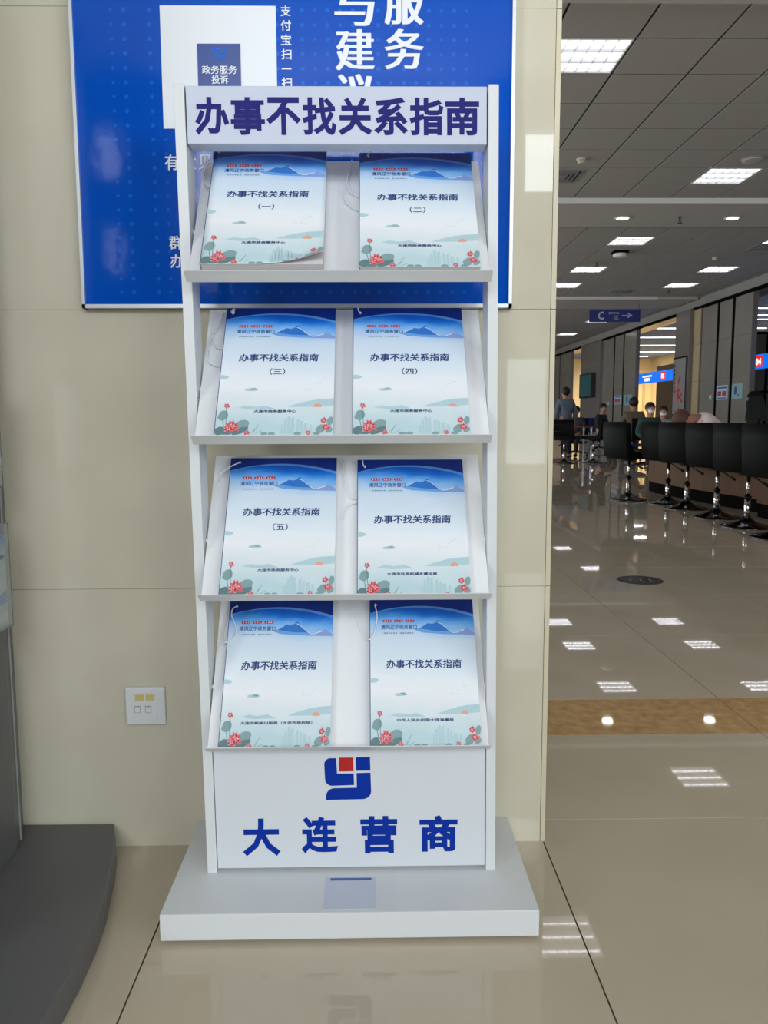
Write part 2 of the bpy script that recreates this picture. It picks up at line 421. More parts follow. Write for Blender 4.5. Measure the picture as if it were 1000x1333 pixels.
# ------------------------------------------------------------------ blue poster on the pillar
po = thing('wall_poster', 'blue glossy poster in a thin aluminium frame with white vertical characters', 'poster', (-.145, 1.655, 1.15))
YPO = 1.652
MB().box(-.571, .281, YPO, 1.668, 1.154, 2.25).build('print_panel', M_poster, po)
fr = MB()
for (a, b, c, d) in ((-.575, .285, 1.149, 1.1565), (-.575, .285, 2.246, 2.254), (-.575, -.5685, 1.149, 2.254), (.2785, .285, 1.149, 2.254)):
    fr.box(a, b, YPO-.005, 1.6685, c, d)
fr.build('frame', M_alu, po)
dm = MB()
for i in range(34):
    for j in range(40):
        x, z = -.545+i*.0245, 1.18+j*.0265
        if x < -.50 or x > .2 or (-.47 < x < -.43): continue
        rr = .0042 if i % 2 else .0034
        dm.quad([(x+rr*math.cos(a*math.pi/4), YPO-.0004, z+rr*math.sin(a*math.pi/4)) for a in range(8)])
tag(dm.build('dot_pattern', M_dot, po), kind='stuff')
MB().box(-.4015, -.179, YPO-.0012, YPO, 1.492, 1.7175).build('white_square', M_pwhite, po)
bd = MB(); bd.box(-.3315, -.2485, YPO-.003, YPO-.001, 1.571, 1.648)
bg = bd.build('badge', M_badge, po)
pf = lambda u, v: (u, YPO-.0034, v)
tb = MB(); text_in(tb, '政务服务', pf, -.3235, -.2560, 1.592, 1.608, .018); text_in(tb, '投诉', pf, -.3055, -.273, 1.574, 1.590, .018)
tb.build('badge_lettering', M_pwhite, bg)
ic = MB()
for i in range(5):
    for j in range(4):
        if (i*3+j*5) % 4: ic.box(-.303+i*.0055, -.2985+i*.0055, YPO-.0034, YPO-.003, 1.618+j*.0055, 1.6225+j*.0055)
ic.build('badge_icon', M_dot, bg)
pf2 = lambda u, v: (u, YPO-.0008, v)
big = MB()
for ch, x0, x1, z0, z1 in (('与', -.066, .0115, 1.682, 1.757), ('建', -.0655, .0115, 1.601, 1.676), ('议', -.0655, .0115, 1.520, 1.594), ('服', .0305, .107, 1.685, 1.760), ('务', .0305, .107, 1.603, 1.677)):
    big = MB(); text_in(big, ch, pf2, x0, x1, z0, z1, .006, .026); big.build('large_character', M_pwhite, po)
sm = MB()
for k, ch in enumerate('支付宝扫一扫'):
    z1 = 1.7185-k*.0262
    if ch == '一': text_in(sm, ch, pf2, -.1695, -.1505, z1-.0115, z1-.009, .0)
    else: text_in(sm, ch, pf2, -.1700, -.1500, z1-.0195, z1, .016)
for ch, x0, z0 in (('有', -.402, 1.414), ('意', -.3685, 1.414), ('见', -.336, 1.414)): text_in(sm, ch, pf2, x0, x0+.0275, z0, z0+.030, .016)
for ch, x0, z0 in (('群', -.3985, 1.263), ('众', -.365, 1.263), ('办', -.3975, 1.227), ('事', -.364, 1.227)): text_in(sm, ch, pf2, x0, x0+.0265, z0, z0+.027, .016)
sm.build('small_lettering', M_pwhite, po)

# ------------------------------------------------------------------ network socket
so = thing('wall_socket', 'white double network socket plate low on the tiled wall', 'socket', (-.485, 1.669, .278))
MB().box(-.5265, -.4425, 1.659, 1.6688, .2785, .3615).build('cover_plate', M_sock, so, bevel=.003)
ins = MB().box(-.5105, -.4590, 1.6575, 1.6600, .2855, .3525).build('insert', M_sock, so, bevel=.0006)
for x in (-.501, -.478): MB().box(x-.0065, x+.0065, 1.6570, 1.6590, .306, .3215).build('port', M_sockd, so)
for x in (-.501, -.478): MB().box(x-.0053, x+.0053, 1.6566, 1.6580, .3072, .3190).build('port_shutter', M_sock, so)
for x in (-.4955, -.473): MB().box(x-.0095, x+.0095, 1.6568, 1.6590, .333, .3465).build('name_label', M_gold, so)

# ------------------------------------------------------------------ brochure rack
BX, BY = -.0415, 1.3313
def RW(X, Y, Z): return (BX+X-.0097*(Z-.05), BY+Y-.0101*(Z-.05), Z)
rack = thing('brochure_rack', 'white metal four tier brochure rack with blue lettering in front of the blue poster', 'rack', (BX, BY+.13, 0))
MB().box(BX-.3374, BX+.3374, BY, BY+.3355, .008, .0578).build('base', M_frame, rack, bevel=.0022)
for sx in (-1, 1):
    for yy in (.035, .30): MB().lathe([(.012, 0), (.012, .006), (.008, .0085)], BX+sx*.30, BY+yy, 12).build('foot', M_rub, rack)
for sx in (-1, 1):
    x0, x1 = (-.2784, -.2600) if sx < 0 else (.2600, .2784)
    MB().box(x0, x1, .1306, .194, .0575, 1.4966, fn=RW).build('post', M_frame, rack, bevel=.0016)
MB().box(-.2575, .2575, .1300, .170, 1.3975, 1.4925, fn=RW).build('header_box', M_header, rack, bevel=.0016)
hd = rack.children[-1]
hf = lambda u, v: RW(u, .1296, v)
for q, ch in enumerate('办事不找关系指南'):
    t_ = MB(); xa = -.2445+q*.0613; text_in(t_, ch, hf, xa+.001, xa+.0595, 1.4125, 1.474, .032); t_.build('header_character', M_navy, hd)
MB().box(-.2590, .2590, .1340, .155, .0650, .345, fn=RW).build('lower_panel', M_panel, rack, bevel=.001)
lp = rack.children[-1]
lf = lambda u, v: RW(u, .1336, v)
# heading characters on the lower panel, world x -> rack x
t_ = MB()
for ch, x0, x1, z0, z1 in (('大', -.251, -.178, .0895, .1665), ('连', -.1375, -.0670, .0935, .1690), ('营', -.0235, .0475, .0925, .1690), ('商', .0905, .1640, .0945, .1690)):
    t_ = MB(); text_in(t_, ch, lf, x0-BX, x1-BX, z0, z1, .036); t_.build('panel_character', M_blue, lp)
# emblem: coordinates in crop pixels mapped to the panel
def emb(px, py): return ((-.0905 + (px-200)*.0001763 - BX), .2880 - (py-130)*.0001798)
def ctr(cx_, cy_, r, a0, a1, n=6): return [(cx_+r*math.cos(math.radians(a0+(a1-a0)*k/n)), cy_+r*math.sin(math.radians(a0+(a1-a0)*k/n))) for k in range(n+1)]
em = MB()
def epoly(pts, mi): em.quad([lf(*emb(x, y)) for x, y in pts], mi)
L1 = [(332, 138), (338, 310), (518, 310), (520, 442)] + ctr(285, 372, 74, 90, 180) + ctr(268, 210, 68, 180, 270)[0:]
def split(pts, mi):   # ear-clipped filling of a concave outline
    from mathutils.geometry import tessellate_polygon
    P3 = [Vector((x, y, 0)) for x, y in pts]; i = len(em.v); em.v += [lf(*emb(x, y)) for x, y in pts]
    for tri in tessellate_polygon([P3]): em.f.append(tuple(i+k for k in tri)); em.m.append(mi); em.smooth.append(False)
split([(332, 138), (338, 310), (518, 310), (520, 440), (285, 446)] + ctr(283, 370, 76, 95, 180) + ctr(270, 206, 68, 180, 262), 0)
epoly([(360, 133), (517, 133), (517, 286), (363, 288)], 1)
epoly([(544, 131), (697, 130), (700, 280), (546, 281)], 0)
split([(550, 306), (700, 303)] + ctr(612, 508, 92, 0, 88) + [(213, 605)] + ctr(305, 565, 92, 172, 268) + [(549, 470)], 0)
em.build('emblem', [M_blue, M_red], lp)
# blank sticker on the base
st = MB().box(BX-.048, BX+.046, BY+.010, BY+.110, .0578, .0583).build('sticker', M_stick, rack); st['label'] = 'small pale square sticker'
MB().box(BX-.040, BX+.038, BY+.099, BY+.107, .0583, .0585).build('sticker_header', M_stickb, st)

TH, DL, TL_, TW = .6182, .0241, .3062, .5165
ORG = {1: (.0844-.0113+.0113, 1.162), 2: (.0827, .8871), 3: (.0829, .6078), 4: (.0829, .3260)}
def frame(i):
    yb, zb = ORG[i]; O = Vector(RW(0, yb, zb)); eu = Vector((0, math.sin(TH), math.cos(TH))); n = Vector((0, -math.cos(TH), math.sin(TH)))
    return lambda u, v, t_: tuple(O + Vector((u, 0, 0)) + eu*v + n*t_)
FR = {i: frame(i) for i in ORG}
for i in (1, 2, 3, 4):
    f = FR[i]
    tr = MB().prism([(-TW/2, -.0012), (TW/2, -.0012), (TW/2, TL_), (-TW/2, TL_)], f, -.0022, -.0008).build('tray', M_white, rack, bevel=.0004)
    lw = TW/2+.0015
    mb = MB().prism([(-lw+.0, -.0022), (lw, -.0022), (lw, DL-.003), (lw-.002, DL), (-lw+.002, DL), (-lw, DL-.003)], lambda u, v, t_: f(u, t_, v), -.0014, 0)
    mb.build('tray_lip', M_lip, tr)
    for sx in (-1, 1):   # pins that carry the tray on the posts
        MB().tube([f(sx*(TW/2-.002), .12, -.004), f(sx*.2610, .12, -.004)], .004, 8).build('support_pin', M_white, tr)

# ------------------------------------------------------------------ brochures
BW, BH = .2045, .2885
def flower(mb, fn, u, v, r, lvl, seed):
    rnd = random.Random(seed); asp = BW/BH
    for ring, (nn, k, mi) in enumerate(((9, 1.0, 7), (8, .72, 1), (7, .5, 8), (5, .28, 7))):
        for q in range(nn):
            a = 2*math.pi*(q+.5*ring)/nn + rnd.uniform(-.2, .2); rr = r*k*rnd.uniform(.75, 1.1); wd = .38
            pts = [(u+rr*.15*math.cos(a), v+rr*.15*math.sin(a)*asp)] + [(u+rr*s_*math.cos(a+d), v+rr*s_*math.sin(a+d)*asp) for s_, d in ((.6, -wd), (1, 0), (.6, wd))]
            mb.quad([fn(x, y, lvl+ring*.00006+q*.000004) for x, y in pts], mi)
def leaf(mb, fn, u, v, ru, rv, lvl, mi, rot=0, seed=1):
    rnd = random.Random(seed); n = 14; pts = []
    for q in range(n):
        a = 2*math.pi*q/n; k = rnd.uniform(.88, 1.08); x, y = ru*k*math.cos(a), rv*k*math.sin(a)
        pts.append((min(.999, max(.001, u+x*math.cos(rot)-y*math.sin(rot))), max(.001, v+x*math.sin(rot)+y*math.cos(rot))))
    mb.quad([fn(x, y, lvl) for x, y in pts], mi)
def cover_print(fn, number, footer, fw, tv):
    """all the flat print of one cover: fn(u, v, lift)"""
    mb = MB(); e = .00025; parts = {'cover_picture': mb}
    for q in ('heading_lettering', 'title_lettering', 'footer_lettering'): parts[q] = MB()
    if number: parts['number_lettering'] = MB()
    P = lambda pts, mi, l=e: mb.quad([fn(x, y, l) for x, y in pts], mi)
    # mountain range and wall
    P([(.47, .790), (.523, .812), (.555, .828), (.60, .822), (.64, .835), (.668, .838), (.70, .815), (.74, .792), (.775, .768), (.62, .772)], 3)
    P([(.42, .782), (.47, .792), (.62, .773), (.775, .768), (.86, .762), (.93, .784), (.999, .750), (.999, .742), (.7, .748), (.5, .760)], 4)
    P([(.82, .760), (.862, .772), (.90, .778), (.925, .795), (.955, .778), (.999, .756), (.999, .742), (.86, .746)], 12, e+.00003)
    wl_ = [(.645, .834), (.68, .822), (.715, .800), (.75, .776), (.79, .757), (.83, .757), (.865, .768), (.90, .776)]
    for a, b in zip(wl_[:-1], wl_[1:]): P([a, b, (b[0], b[1]+.004), (a[0], a[1]+.0055)], 2, e+.00006)
    P([(.640, .834), (.668, .834), (.668, .846), (.640, .846)], 3, e+.00008)
    # lettering head
    for k in range(3):
        x0 = .122+k*.109; n = 6
        pts = [(x0+.0875-.012+.012*math.sin(math.pi*q/n), .844-.0095*math.cos(math.pi*q/n)) for q in range(n+1)] + [(x0+.012-.012*math.sin(math.pi*q/n), .844+.0095*math.cos(math.pi*q/n)) for q in range(n+1)]
        P(pts, 1)
        for c in range(3):
            xx = x0+.014+c*.0235
            P([(xx, .8395), (xx+.013, .8395), (xx+.013, .8425), (xx, .8425)], 2, e+.0001)
            P([(xx+.004, .8445), (xx+.009, .8445), (xx+.009, .8495), (xx+.004, .8495)], 2, e+.0001)
    text_in(parts['heading_lettering'], '清风辽宁政务窗口', lambda u, v: fn(u, v, e), .107, .450, .7835, .8160, .012)
    for k in range(13):
        if k != 6: P([(.133+k*.0222, .7535), (.133+k*.0222+.0155, .7535), (.133+k*.0222+.0155, .7615), (.133+k*.0222, .7615)], 11)
    # title, number, issuing office
    text_in(parts['title_lettering'], '办事不找关系指南', lambda u, v: fn(u, v+(u-.5)*.0, e), .148, .852, tv-.031, tv+.031, .024, slant=.10)
    if number: text_in(parts['number_lettering'], '（'+number+'）', lambda u, v: fn(u, v, e), .430, .568, .450, .502, .016)
    text_in(parts['footer_lettering'], footer, lambda u, v: fn(u, v, e+.0004), fw[0], fw[1], fw[2], fw[2]+.0205, .022)
    # clouds, birds, hills, sun, skyline
    for (u, v, a, b, mi) in ((.285, .335, .065, .011, 10), (.30, .342, .03, .009, 10), (.03, .432, .045, .017, 10)): leaf(mb, fn, u, v, a, b, e, mi, seed=int(u*99))
    P([(.60, .205), (.70, .232), (.80, .252), (.88, .262), (.999, .268), (.999, .215), (.8, .205)], 10)
    P([(.18, .20), (.25, .215), (.33, .205), (.42, .215), (.50, .19), (.30, .185)], 10, e-.00005)
    P([(.862+.036*math.cos(math.pi*q/8), .203+.027*math.sin(math.pi*q/8)) for q in range(9)], 9, e+.00005)
    for x, h_, w_ in ((.585, .11, .02), (.612, .132, .022), (.64, .12, .016), (.66, .135, .006), (.69, .112, .02), (.72, .10, .02), (.75, .085, .03), (.56, .07, .02), (.80, .075, .02)):
        P([(x, .008), (x+w_, .008), (x+w_, h_), (x, h_)], 10, e+.00005)
    for (x, y) in ((.742, .338), (.765, .334), (.805, .337), (.822, .362), (.845, .375), (.865, .385), (.883, .392), (.883, .248), (.90, .243), (.915, .233), (.94, .246), (.964, .250), (.955, .236)):
        P([(x-.007, y+.003), (x, y-.001), (x+.007, y+.003), (x, y+.001)], 11)
    # lotus left
    leaf(mb, fn, .060, .142, .048, .036, e+.0001, 5, .4, 3); leaf(mb, fn, .215, .060, .078, .042, e+.0001, 5, .35, 5)
    leaf(mb, fn, .040, .030, .042, .032, e+.00012, 6, .3, 6); leaf(mb, fn, .215, .030, .075, .022, e+.00013, 6, .3, 8)
    leaf(mb, fn, .10, .012, .05, .010, e+.00013, 6, 0, 9)
    for pts in ([(.058, .105), (.064, .105), (.088, .02), (.080, .02)], [(.08, .196), (.084, .196), (.098, .05), (.092, .05)], [(.32, .01), (.324, .01), (.37, .075), (.366, .075)], [(.30, .01), (.303, .01), (.345, .045), (.342, .045)], [(.34, .008), (.345, .008), (.40, .030), (.398, .032)]): P(pts, 11, e+.0001)
    flower(mb, fn, .086, .213, .032, e+.0002, 4); flower(mb, fn, .145, .062, .075, e+.0002, 7); flower(mb, fn, .115, .045, .05, e+.0005, 17); flower(mb, fn, .272, .016, .030, e+.0002, 11)
    # lotus right
    leaf(mb, fn, .972, .100, .025, .034, e+.0001, 5, -.3, 13); leaf(mb, fn, .895, .042, .045, .030, e+.0001, 5, .3, 14); leaf(mb, fn, .965, .035, .03, .02, e+.0001, 5, .3, 15)
    flower(mb, fn, .916, .103, .036, e+.0002, 19); flower(mb, fn, .938, .055, .045, e+.0002, 23); flower(mb, fn, .79, .014, .028, e+.0002, 29)
    for x in (.42, .48, .70, .86): leaf(mb, fn, x, .008, .03, .012, e+.0001, 5, 0, int(x*50))
    return parts
def curl(u, v):
    """the first cover's lower right corner rolls up: returns (u, v, lift)"""
    # signed distance past the fold line, in metres
    x, y = u*BW, v*BH
    nx, ny = .40, -.917                        # fold direction
    s_ = (x-.085)*nx + (y-.0)*ny
    if s_ <= 0: return u, v, 0
    R_ = .050; a = s_/R_
    dx = R_*math.sin(a) - s_; lift = R_*(1-math.cos(a))
    return (x+nx*dx)/BW, (y+ny*dx)/BH, lift
SPEC = {  # tray, x left, thickness, number, footer, footer box, title v, knot (u,v)
 1: (1, -.2300, .037, '一', '大连市政务服务中心', (.319, .683, .162), .5855, (.032, .967), 'navy title and the number 一 on its cover, thick and curling at the lower corner, top tray'),
 2: (1, .0345, .030, '二', '大连市政务服务中心', (.319, .683, .162), .5855, (.070, .958), 'thick guide brochure numbered 二 with navy title, on the top tray'),
 3: (2, -.2200, .023, '三', '大连市政务服务中心', (.319, .683, .162), .5855, (.055, .963), ''),
 4: (2, .0180, .023, '四', '大连市政务服务中心', (.319, .683, .162), .5855, (.055, .955), ''),
 5: (3, -.2240, .016, '五', '大连市政务服务中心', (.319, .683, .162), .5855, (.078, .964), ''),
 6: (3, .0210, .008, '', '大连市住房和城乡建设局', (.262, .705, .142), .540, (.060, .944), ''),
 7: (4, -.2370, .010, '', '大连市新闻出版局（大连市版权局）', (.180, .830, .150), .540, (.060, .964), ''),
 8: (4, .0403, .012, '', '中华人民共和国大连海事局', (.240, .755, .158), .540, (.048, .964), '')}
LAB = {1: 'thick pale blue guide brochure numbered 一 with its lower corner curling up, top tray',
 2: 'thick flat pale blue guide brochure numbered 二, right-hand one on the top tray',
 3: 'left-hand pale blue guide brochure on the second tray, numbered 三',
 4: 'right-hand pale blue guide brochure on the second tray, numbered 四',
 5: 'pale blue guide brochure numbered 五 standing on the third tray',
 6: 'thin guide brochure without a number on the third tray, white cord over its top edge',
 7: 'left-hand unnumbered guide brochure on the bottom tray, its footer has brackets',
 8: 'right-hand unnumbered guide brochure on the bottom tray, short footer without brackets'}
STR = {1: [(1, .004, [(-0.2449, 0.3072), (-0.256, 0.2878), (-0.2561, 0.2539), (-0.2476, 0.229), (-0.2387, 0.2166)]), (1, .004, [(-0.248, 0.2942), (-0.2539, 0.2665), (-0.2514, 0.2393), (-0.2418, 0.2269)])],
 2: [(1, .004, [(0.0191, 0.3034), (0.0135, 0.2734), (0.0103, 0.2418), (0.0169, 0.2149), (0.0337, 0.2007)]), (1, .004, [(0.0176, 0.2991), (0.011, 0.2459), (0.0058, 0.2047), (0.0158, 0.1785), (0.0338, 0.1646)])],
 3: [(2, .004, [(-0.246, 0.2974), (-0.2491, 0.2515), (-0.2457, 0.229), (-0.2383, 0.2105), (-0.2222, 0.205)]), (2, .004, [(-0.2295, 0.2935), (-0.2384, 0.2609), (-0.2486, 0.229), (-0.2515, 0.1832), (-0.2373, 0.167), (-0.2220, 0.1652)])],
 4: [],
 5: [(3, .017, [(-0.2081, 0.2781), (-0.2213, 0.271), (-0.2322, 0.2629), (-.2455, .250)]), (3, .006, [(-0.2447, 0.2503), (-0.2483, 0.245), (-0.2575, 0.2319)])],
 6: [(3, .003, [(-0.009, 0.2898), (-0.004, 0.246), (0.0052, 0.2083), (0.0199, 0.2031)]), (3, .003, [(0.0199, 0.1947), (0.0054, 0.1898), (-0.0032, 0.1732), (-0.0074, 0.1584)])],
 7: [(4, .012, [(-0.2242, 0.278), (-0.2318, 0.2712), (-0.2318, 0.2566), (-0.2231, 0.2364), (-0.2212, 0.2215), (-0.2249, 0.2105), (-.2370, .2040), (-.2450, .2015)]), (4, .004, [(-0.2420, 0.2020), (-0.2531, 0.1999), (-0.2563, 0.1844)]), (4, .004, [(-0.2434, 0.2929), (-0.2425, 0.2634), (-0.2474, 0.2313), (-0.2465, 0.2029)])],
 8: [(4, .014, [(0.0499, 0.2785), (0.0544, 0.2539), (0.0503, 0.2252), (0.0436, 0.2079), (.036, .206)]), (4, .006, [(0.037, 0.2075), (0.0315, 0.2077), (0.0204, 0.2291), (0.0103, 0.2582), (-0.0038, 0.2911)])]}
def smooth_pts(p, n=4):
    out = []
    for i in range(len(p)-1):
        p0, p1, p2, p3 = p[max(i-1, 0)], p[i], p[i+1], p[min(i+2, len(p)-1)]
        for k in range(n):
            t_ = k/n
            out.append(tuple(.5*((2*b)+(-a+c)*t_+(2*a-5*b+4*c-d)*t_*t_+(-a+3*b-3*c+d)*t_**3) for a, b, c, d in zip(p0, p1, p2, p3)))
    out.append(tuple(p[-1])); return out
for k, (tr, x0, th, num, foot, fb, tv, kn, _) in SPEC.items():
    f = FR[tr]; c0 = f(x0+BW/2, 0, th/2)
    bo = thing('guide_brochure', LAB[k], 'brochure', c0, 0, 'guide brochures on the rack')
    curly = (k == 1)
    def fn(u, v, l, f=f, x0=x0, th=th, curly=curly):
        if curly:
            u2, v2, h_ = curl(u, v); return f(x0+u2*BW, .0005+v2*BH, th+l+h_)
        return f(x0+u*BW, .0005+v*BH, th+l)
    # page block and back cover
    MB().prism([(x0+.0006, .001), (x0+BW-.0012, .001), (x0+BW-.0012, BH-.001), (x0+.0006, BH-.001)], f, .0004, th-.0008).build('pages', M_page, bo, bevel=.0003)
    sp_ = MB().prism([(x0-.0006, .0005), (x0+.0005, .0005), (x0+.0005, BH), (x0-.0006, BH)], f, .0001, th+.0001).build('spine', M_spine, bo)
    # front cover as a grid with UVs
    me = bpy.data.meshes.new('front_cover'); NU, NV = (16, 28) if curly else (2, 2); V = []; F = []; UV = []
    for j in range(NV+1):
        for i in range(NU+1): V.append(fn(i/NU, j/NV, 0)); UV.append((i/NU, j/NV))
    nb = len(V)
    for j in range(NV+1):
        for i in range(NU+1): V.append(fn(i/NU, j/NV, -.0005))
    for j in range(NV):
        for i in range(NU):
            a = j*(NU+1)+i; F.append((a, a+1, a+NU+2, a+NU+1)); F.append((nb+a, nb+a+NU+1, nb+a+NU+2, nb+a+1))
    for i in range(NU): a = i; F.append((a, nb+a, nb+a+1, a+1)); a = NV*(NU+1)+i; F.append((a, a+1, nb+a+1, nb+a))
    for j in range(NV): a = j*(NU+1); F.append((a, a+NU+1, nb+a+NU+1, nb+a)); a = j*(NU+1)+NU; F.append((a, nb+a, nb+a+NU+1, a+NU+1))
    off = Vector(c0); me.from_pydata([tuple(Vector(p)-off) for p in V], [], F); me.materials.append(M_cover); me.materials.append(M_page)
    uvl = me.uv_layers.new(name='cover'); n1 = len(UV)
    for lp_ in me.loops: uvl.data[lp_.index].uv = UV[lp_.vertex_index % n1]
    for p in me.polygons:
        p.use_smooth = curly
        if min(p.vertices) >= nb: p.material_index = 1
    cov = link('front_cover', me, bo)
    for q, m_ in cover_print(fn, num, foot, fb, tv).items(): m_.build(q, PM, cov)
    # cord and knot through the punched hole
    cb = MB(); ku, kv = kn
    kp = lambda l, du=0, dv=0: fn(ku+du, kv+dv, l)
    cb.tube([kp(.0), kp(.002, .008, .004), kp(.003, .014, -.004), kp(.001, .006, -.010)], .0014, 6)
    if k == 3: cb.tube([kp(.003), kp(.004, .010, .012), kp(.005, -.004, -.010), kp(.004, .012, -.022)], .0030, 6)
    if k in (2, 4, 6): cb.tube(smooth_pts([kp(.002), kp(.004, -.012 if k > 2 else .012, .02), kp(.003, -.012 if k > 2 else .02, .044)]), .0011, 6)
    for tq, l, pts in STR[k]:
        cb.tube(smooth_pts([FR[tq](a, b, l) for a, b in pts]), .0012 if l > .01 else .0009, 6)
    cb.build('cord', M_cord, bo)

# ------------------------------------------------------------------ grey display totem on the left
tot = thing('display_totem', 'grey floor display stand with a curved base, cut by the picture edge', 'display stand', (-.86, 1.45, 0))
curve = [(-.563, 1.660), (-.540, 1.60), (-.522, 1.53), (-.508, 1.46), (-.494, 1.39), (-.485, 1.31), (-.481, 1.22), (-.482, 1.13), (-.489, 1.03), (-.502, .93), (-.525, .83), (-.560, .73)]
poly = curve + [(-.72, .60), (-.98, .52), (-1.25, .60), (-1.42, .75), (-1.48, 1.0), (-1.46, 1.3), (-1.38, 1.66)]
MB().prism(poly, lambda u, v, t_: (u, v, t_), .001, .0565).build('base', M_grey, tot, bevel=.003)
MB().prism([(-.7240, 1.552), (-.7550, 1.655), (-1.25, 1.655), (-1.25, 1.14), (-1.21, 1.10), (-.76, 1.10), (-.7275, 1.14)], lambda u, v, t_: (u, v, t_), .0565, 1.9).build('body', M_grey, tot, bevel=.002)
MB().box(-.7345, -.7320, 1.590, 1.592, .06, 1.85).build('seam_strip', M_sockd, tot)
def holder(z0, z1, x1, label):
    # acrylic pocket hung flat on the side of the totem
    ex = Vector((0, 1, 0)); nn = Vector((1, 0, 0)); O = Vector((-.7205, x1, z0))
    g = lambda u, v, t_: tuple(O + ex*u + Vector((0, 0, v)) + nn*t_)
    W_ = .22; h = z1-z0
    hb = MB()
    hb.prism([(-W_, 0), (0, 0), (0, h), (-W_, h)], g, .018, .020)
    hb.prism([(-W_, 0), (0, 0), (0, h*1.02), (-W_, h*1.02)], g, -.004, -.002)
    hb.prism([(-W_, -.003), (0, -.003), (0, 0), (-W_, 0)], g, -.004, .020)
    hb.prism([(-.002, 0), (0, 0), (0, h), (-.002, h)], g, -.002, .018)
    hb.build('leaflet_pocket', M_acr, tot)
    lf_ = thing('leaflet', label, 'leaflet', g(-W_/2, .001, .008), 0, 'leaflets in the clear pockets')
    MB().prism([(-W_+.006, .002), (-.006, .002), (-.006, h-.001), (-W_+.006, h-.001)], g, .004, .012).build('pages', M_page, lf_)
    me = bpy.data.meshes.new('front_cover'); V = [g(u, v, .0125) for u, v in ((-W_+.006, .002), (-.006, .002), (-.006, h-.001), (-W_+.006, h-.001))]
    off = Vector(lf_.location); me.from_pydata([tuple(Vector(p)-off) for p in V], [], [(0, 1, 2, 3)]); me.materials.append(M_cover)
    ul = me.uv_layers.new(name='cover')
    for q, uv_ in enumerate(((0, 0), (1, 0), (1, 1), (0, 1))): ul.data[q].uv = uv_
    link('front_cover', me, lf_)
    pr = MB()
    pr.prism([(-.2, .01), (-.008, .01), (-.008, .028), (-.2, .028)], g, .0126, .0128, 2)
    pr.prism([(-.2, .05), (-.09, .075), (-.05, .062), (-.008, .07), (-.008, .045), (-.2, .04)], g, .0126, .0128, 4)
    for q in range(4): pr.prism([(-.03-q*.03, h*.66), (-.012-q*.03, h*.66), (-.012-q*.03, h*.70), (-.03-q*.03, h*.70)], g, .0126, .0128, 0)
    pr.build('cover_print', PM, lf_)
holder(.532, .731, 1.544, 'pale blue leaflet in the lower clear pocket of the grey totem')
holder(.804, 1.005, 1.535, 'pale blue leaflet in the upper clear pocket of the grey totem')

# ------------------------------------------------------------------ ceiling fittings
def make_light():
    r = thing('ceiling_light', '', 'lamp')
    t = TC; a, b = .012, TC-.012
    fr = MB()
    for (x0, x1, y0, y1) in ((a, b, a, a+.014), (a, b, b-.014, b), (a, a+.014, a, b), (b-.014, b, a, b)): fr.box(x0, x1, y0, y1, -.008, .011)
    fr.build('frame', M_fascia, r)
    MB().box(a, b, a, b, .008, .0112).build('reflector', M_glow, r)
    for k in range(3):
        yc = a+.014+(b-a-.028)*(k+.5)/3
        MB().tube([(a+.03, yc, .0045), (b-.03, yc, .0045)], .006, 8).build('tube', M_tube, r)
    lv = MB()
    for k in range(1, 3): yc = a+.014+(b-a-.028)*k/3; lv.box(a+.014, b-.014, yc-.004, yc+.004, -.010, .008)
    for k in range(1, 6): xc = a+.014+(b-a-.028)*k/6; lv.box(xc-.0022, xc+.0022, a+.014, b-.014, -.010, .008)
    lv.build('louvre', M_louv, r)
    return r
LL = ['large louvred ceiling light beside the tiled pillar, nearest in the hall', 'louvred ceiling light next to the round ceiling speaker, before the first plaster band',
      'louvred ceiling light just beyond the downlight band, above the dome speaker', 'louvred ceiling light in the middle of the row behind the dome speaker',
      'louvred ceiling light at the far end of the row nearest the pillar', 'louvred ceiling light just beyond the downlight band, cut by the picture edge',
      'louvred ceiling light in the middle of the row along the facade', 'louvred ceiling light at the far end of the row along the facade']
proto = None
for i, (x, y) in enumerate(LPOS):
    if proto is None: o = proto = make_light()
    else: o = copy_tree(proto)
    o.location = (x, y, H); o['label'] = LL[i]; o['group'] = 'louvred ceiling lights'
# lamps further down the hall
far_l = 0
for (x, y, la) in ((6.62, 24.5, 'far louvred ceiling light just behind the hanging zone sign'), (6.62, 28.4, 'most distant louvred ceiling light, seen below the hanging zone sign')):
    o = copy_tree(proto); o.location = (x, y, H-.02); o['label'] = la; o['group'] = 'louvred ceiling lights'
for x, la in ((3.64, 'round downlight in the plaster band above the dome speaker'), (5.23, 'round downlight in the plaster band beside the picture edge')):
    d = thing('downlight', la, 'lamp', (x, 11.9, H-.068), 0, 'downlights in the plaster band')
    MB().lathe([(.115, -.001), (.115, -.010), (.085, -.012), (.085, -.002)], 0, 0, 24).build('trim_ring', M_fascia, d, world=False)
    MB().lathe([(.084, -.002), (.084, -.012), (.05, -.015)], 0, 0, 24).build('lens', M_down, d, world=False)
    area('downlight_light', (x, 11.9, H-.10), (.12, .12), 1.5, (1, .98, .94), (0, 0, 0))
def detector(x, y, z, label):
    d = thing('smoke_detector', label, 'smoke detector', (x, y, z), 0, 'smoke detectors on the ceiling')
    MB().lathe([(.055, 0), (.055, -.02), (.045, -.028)], 0, 0, 16).build('base', M_cream2, d, world=False)
    MB().lathe([(.045, -.028), (.04, -.055), (.025, -.062)], 0, 0, 16).build('sensor_head', M_cream2, d, world=False)
detector(2.40, 9.45, H, 'cream smoke detector on a tile near the pillar, above the air vent')
detector(6.35, 15.1, H, 'cream smoke detector on the ceiling beyond the downlights')
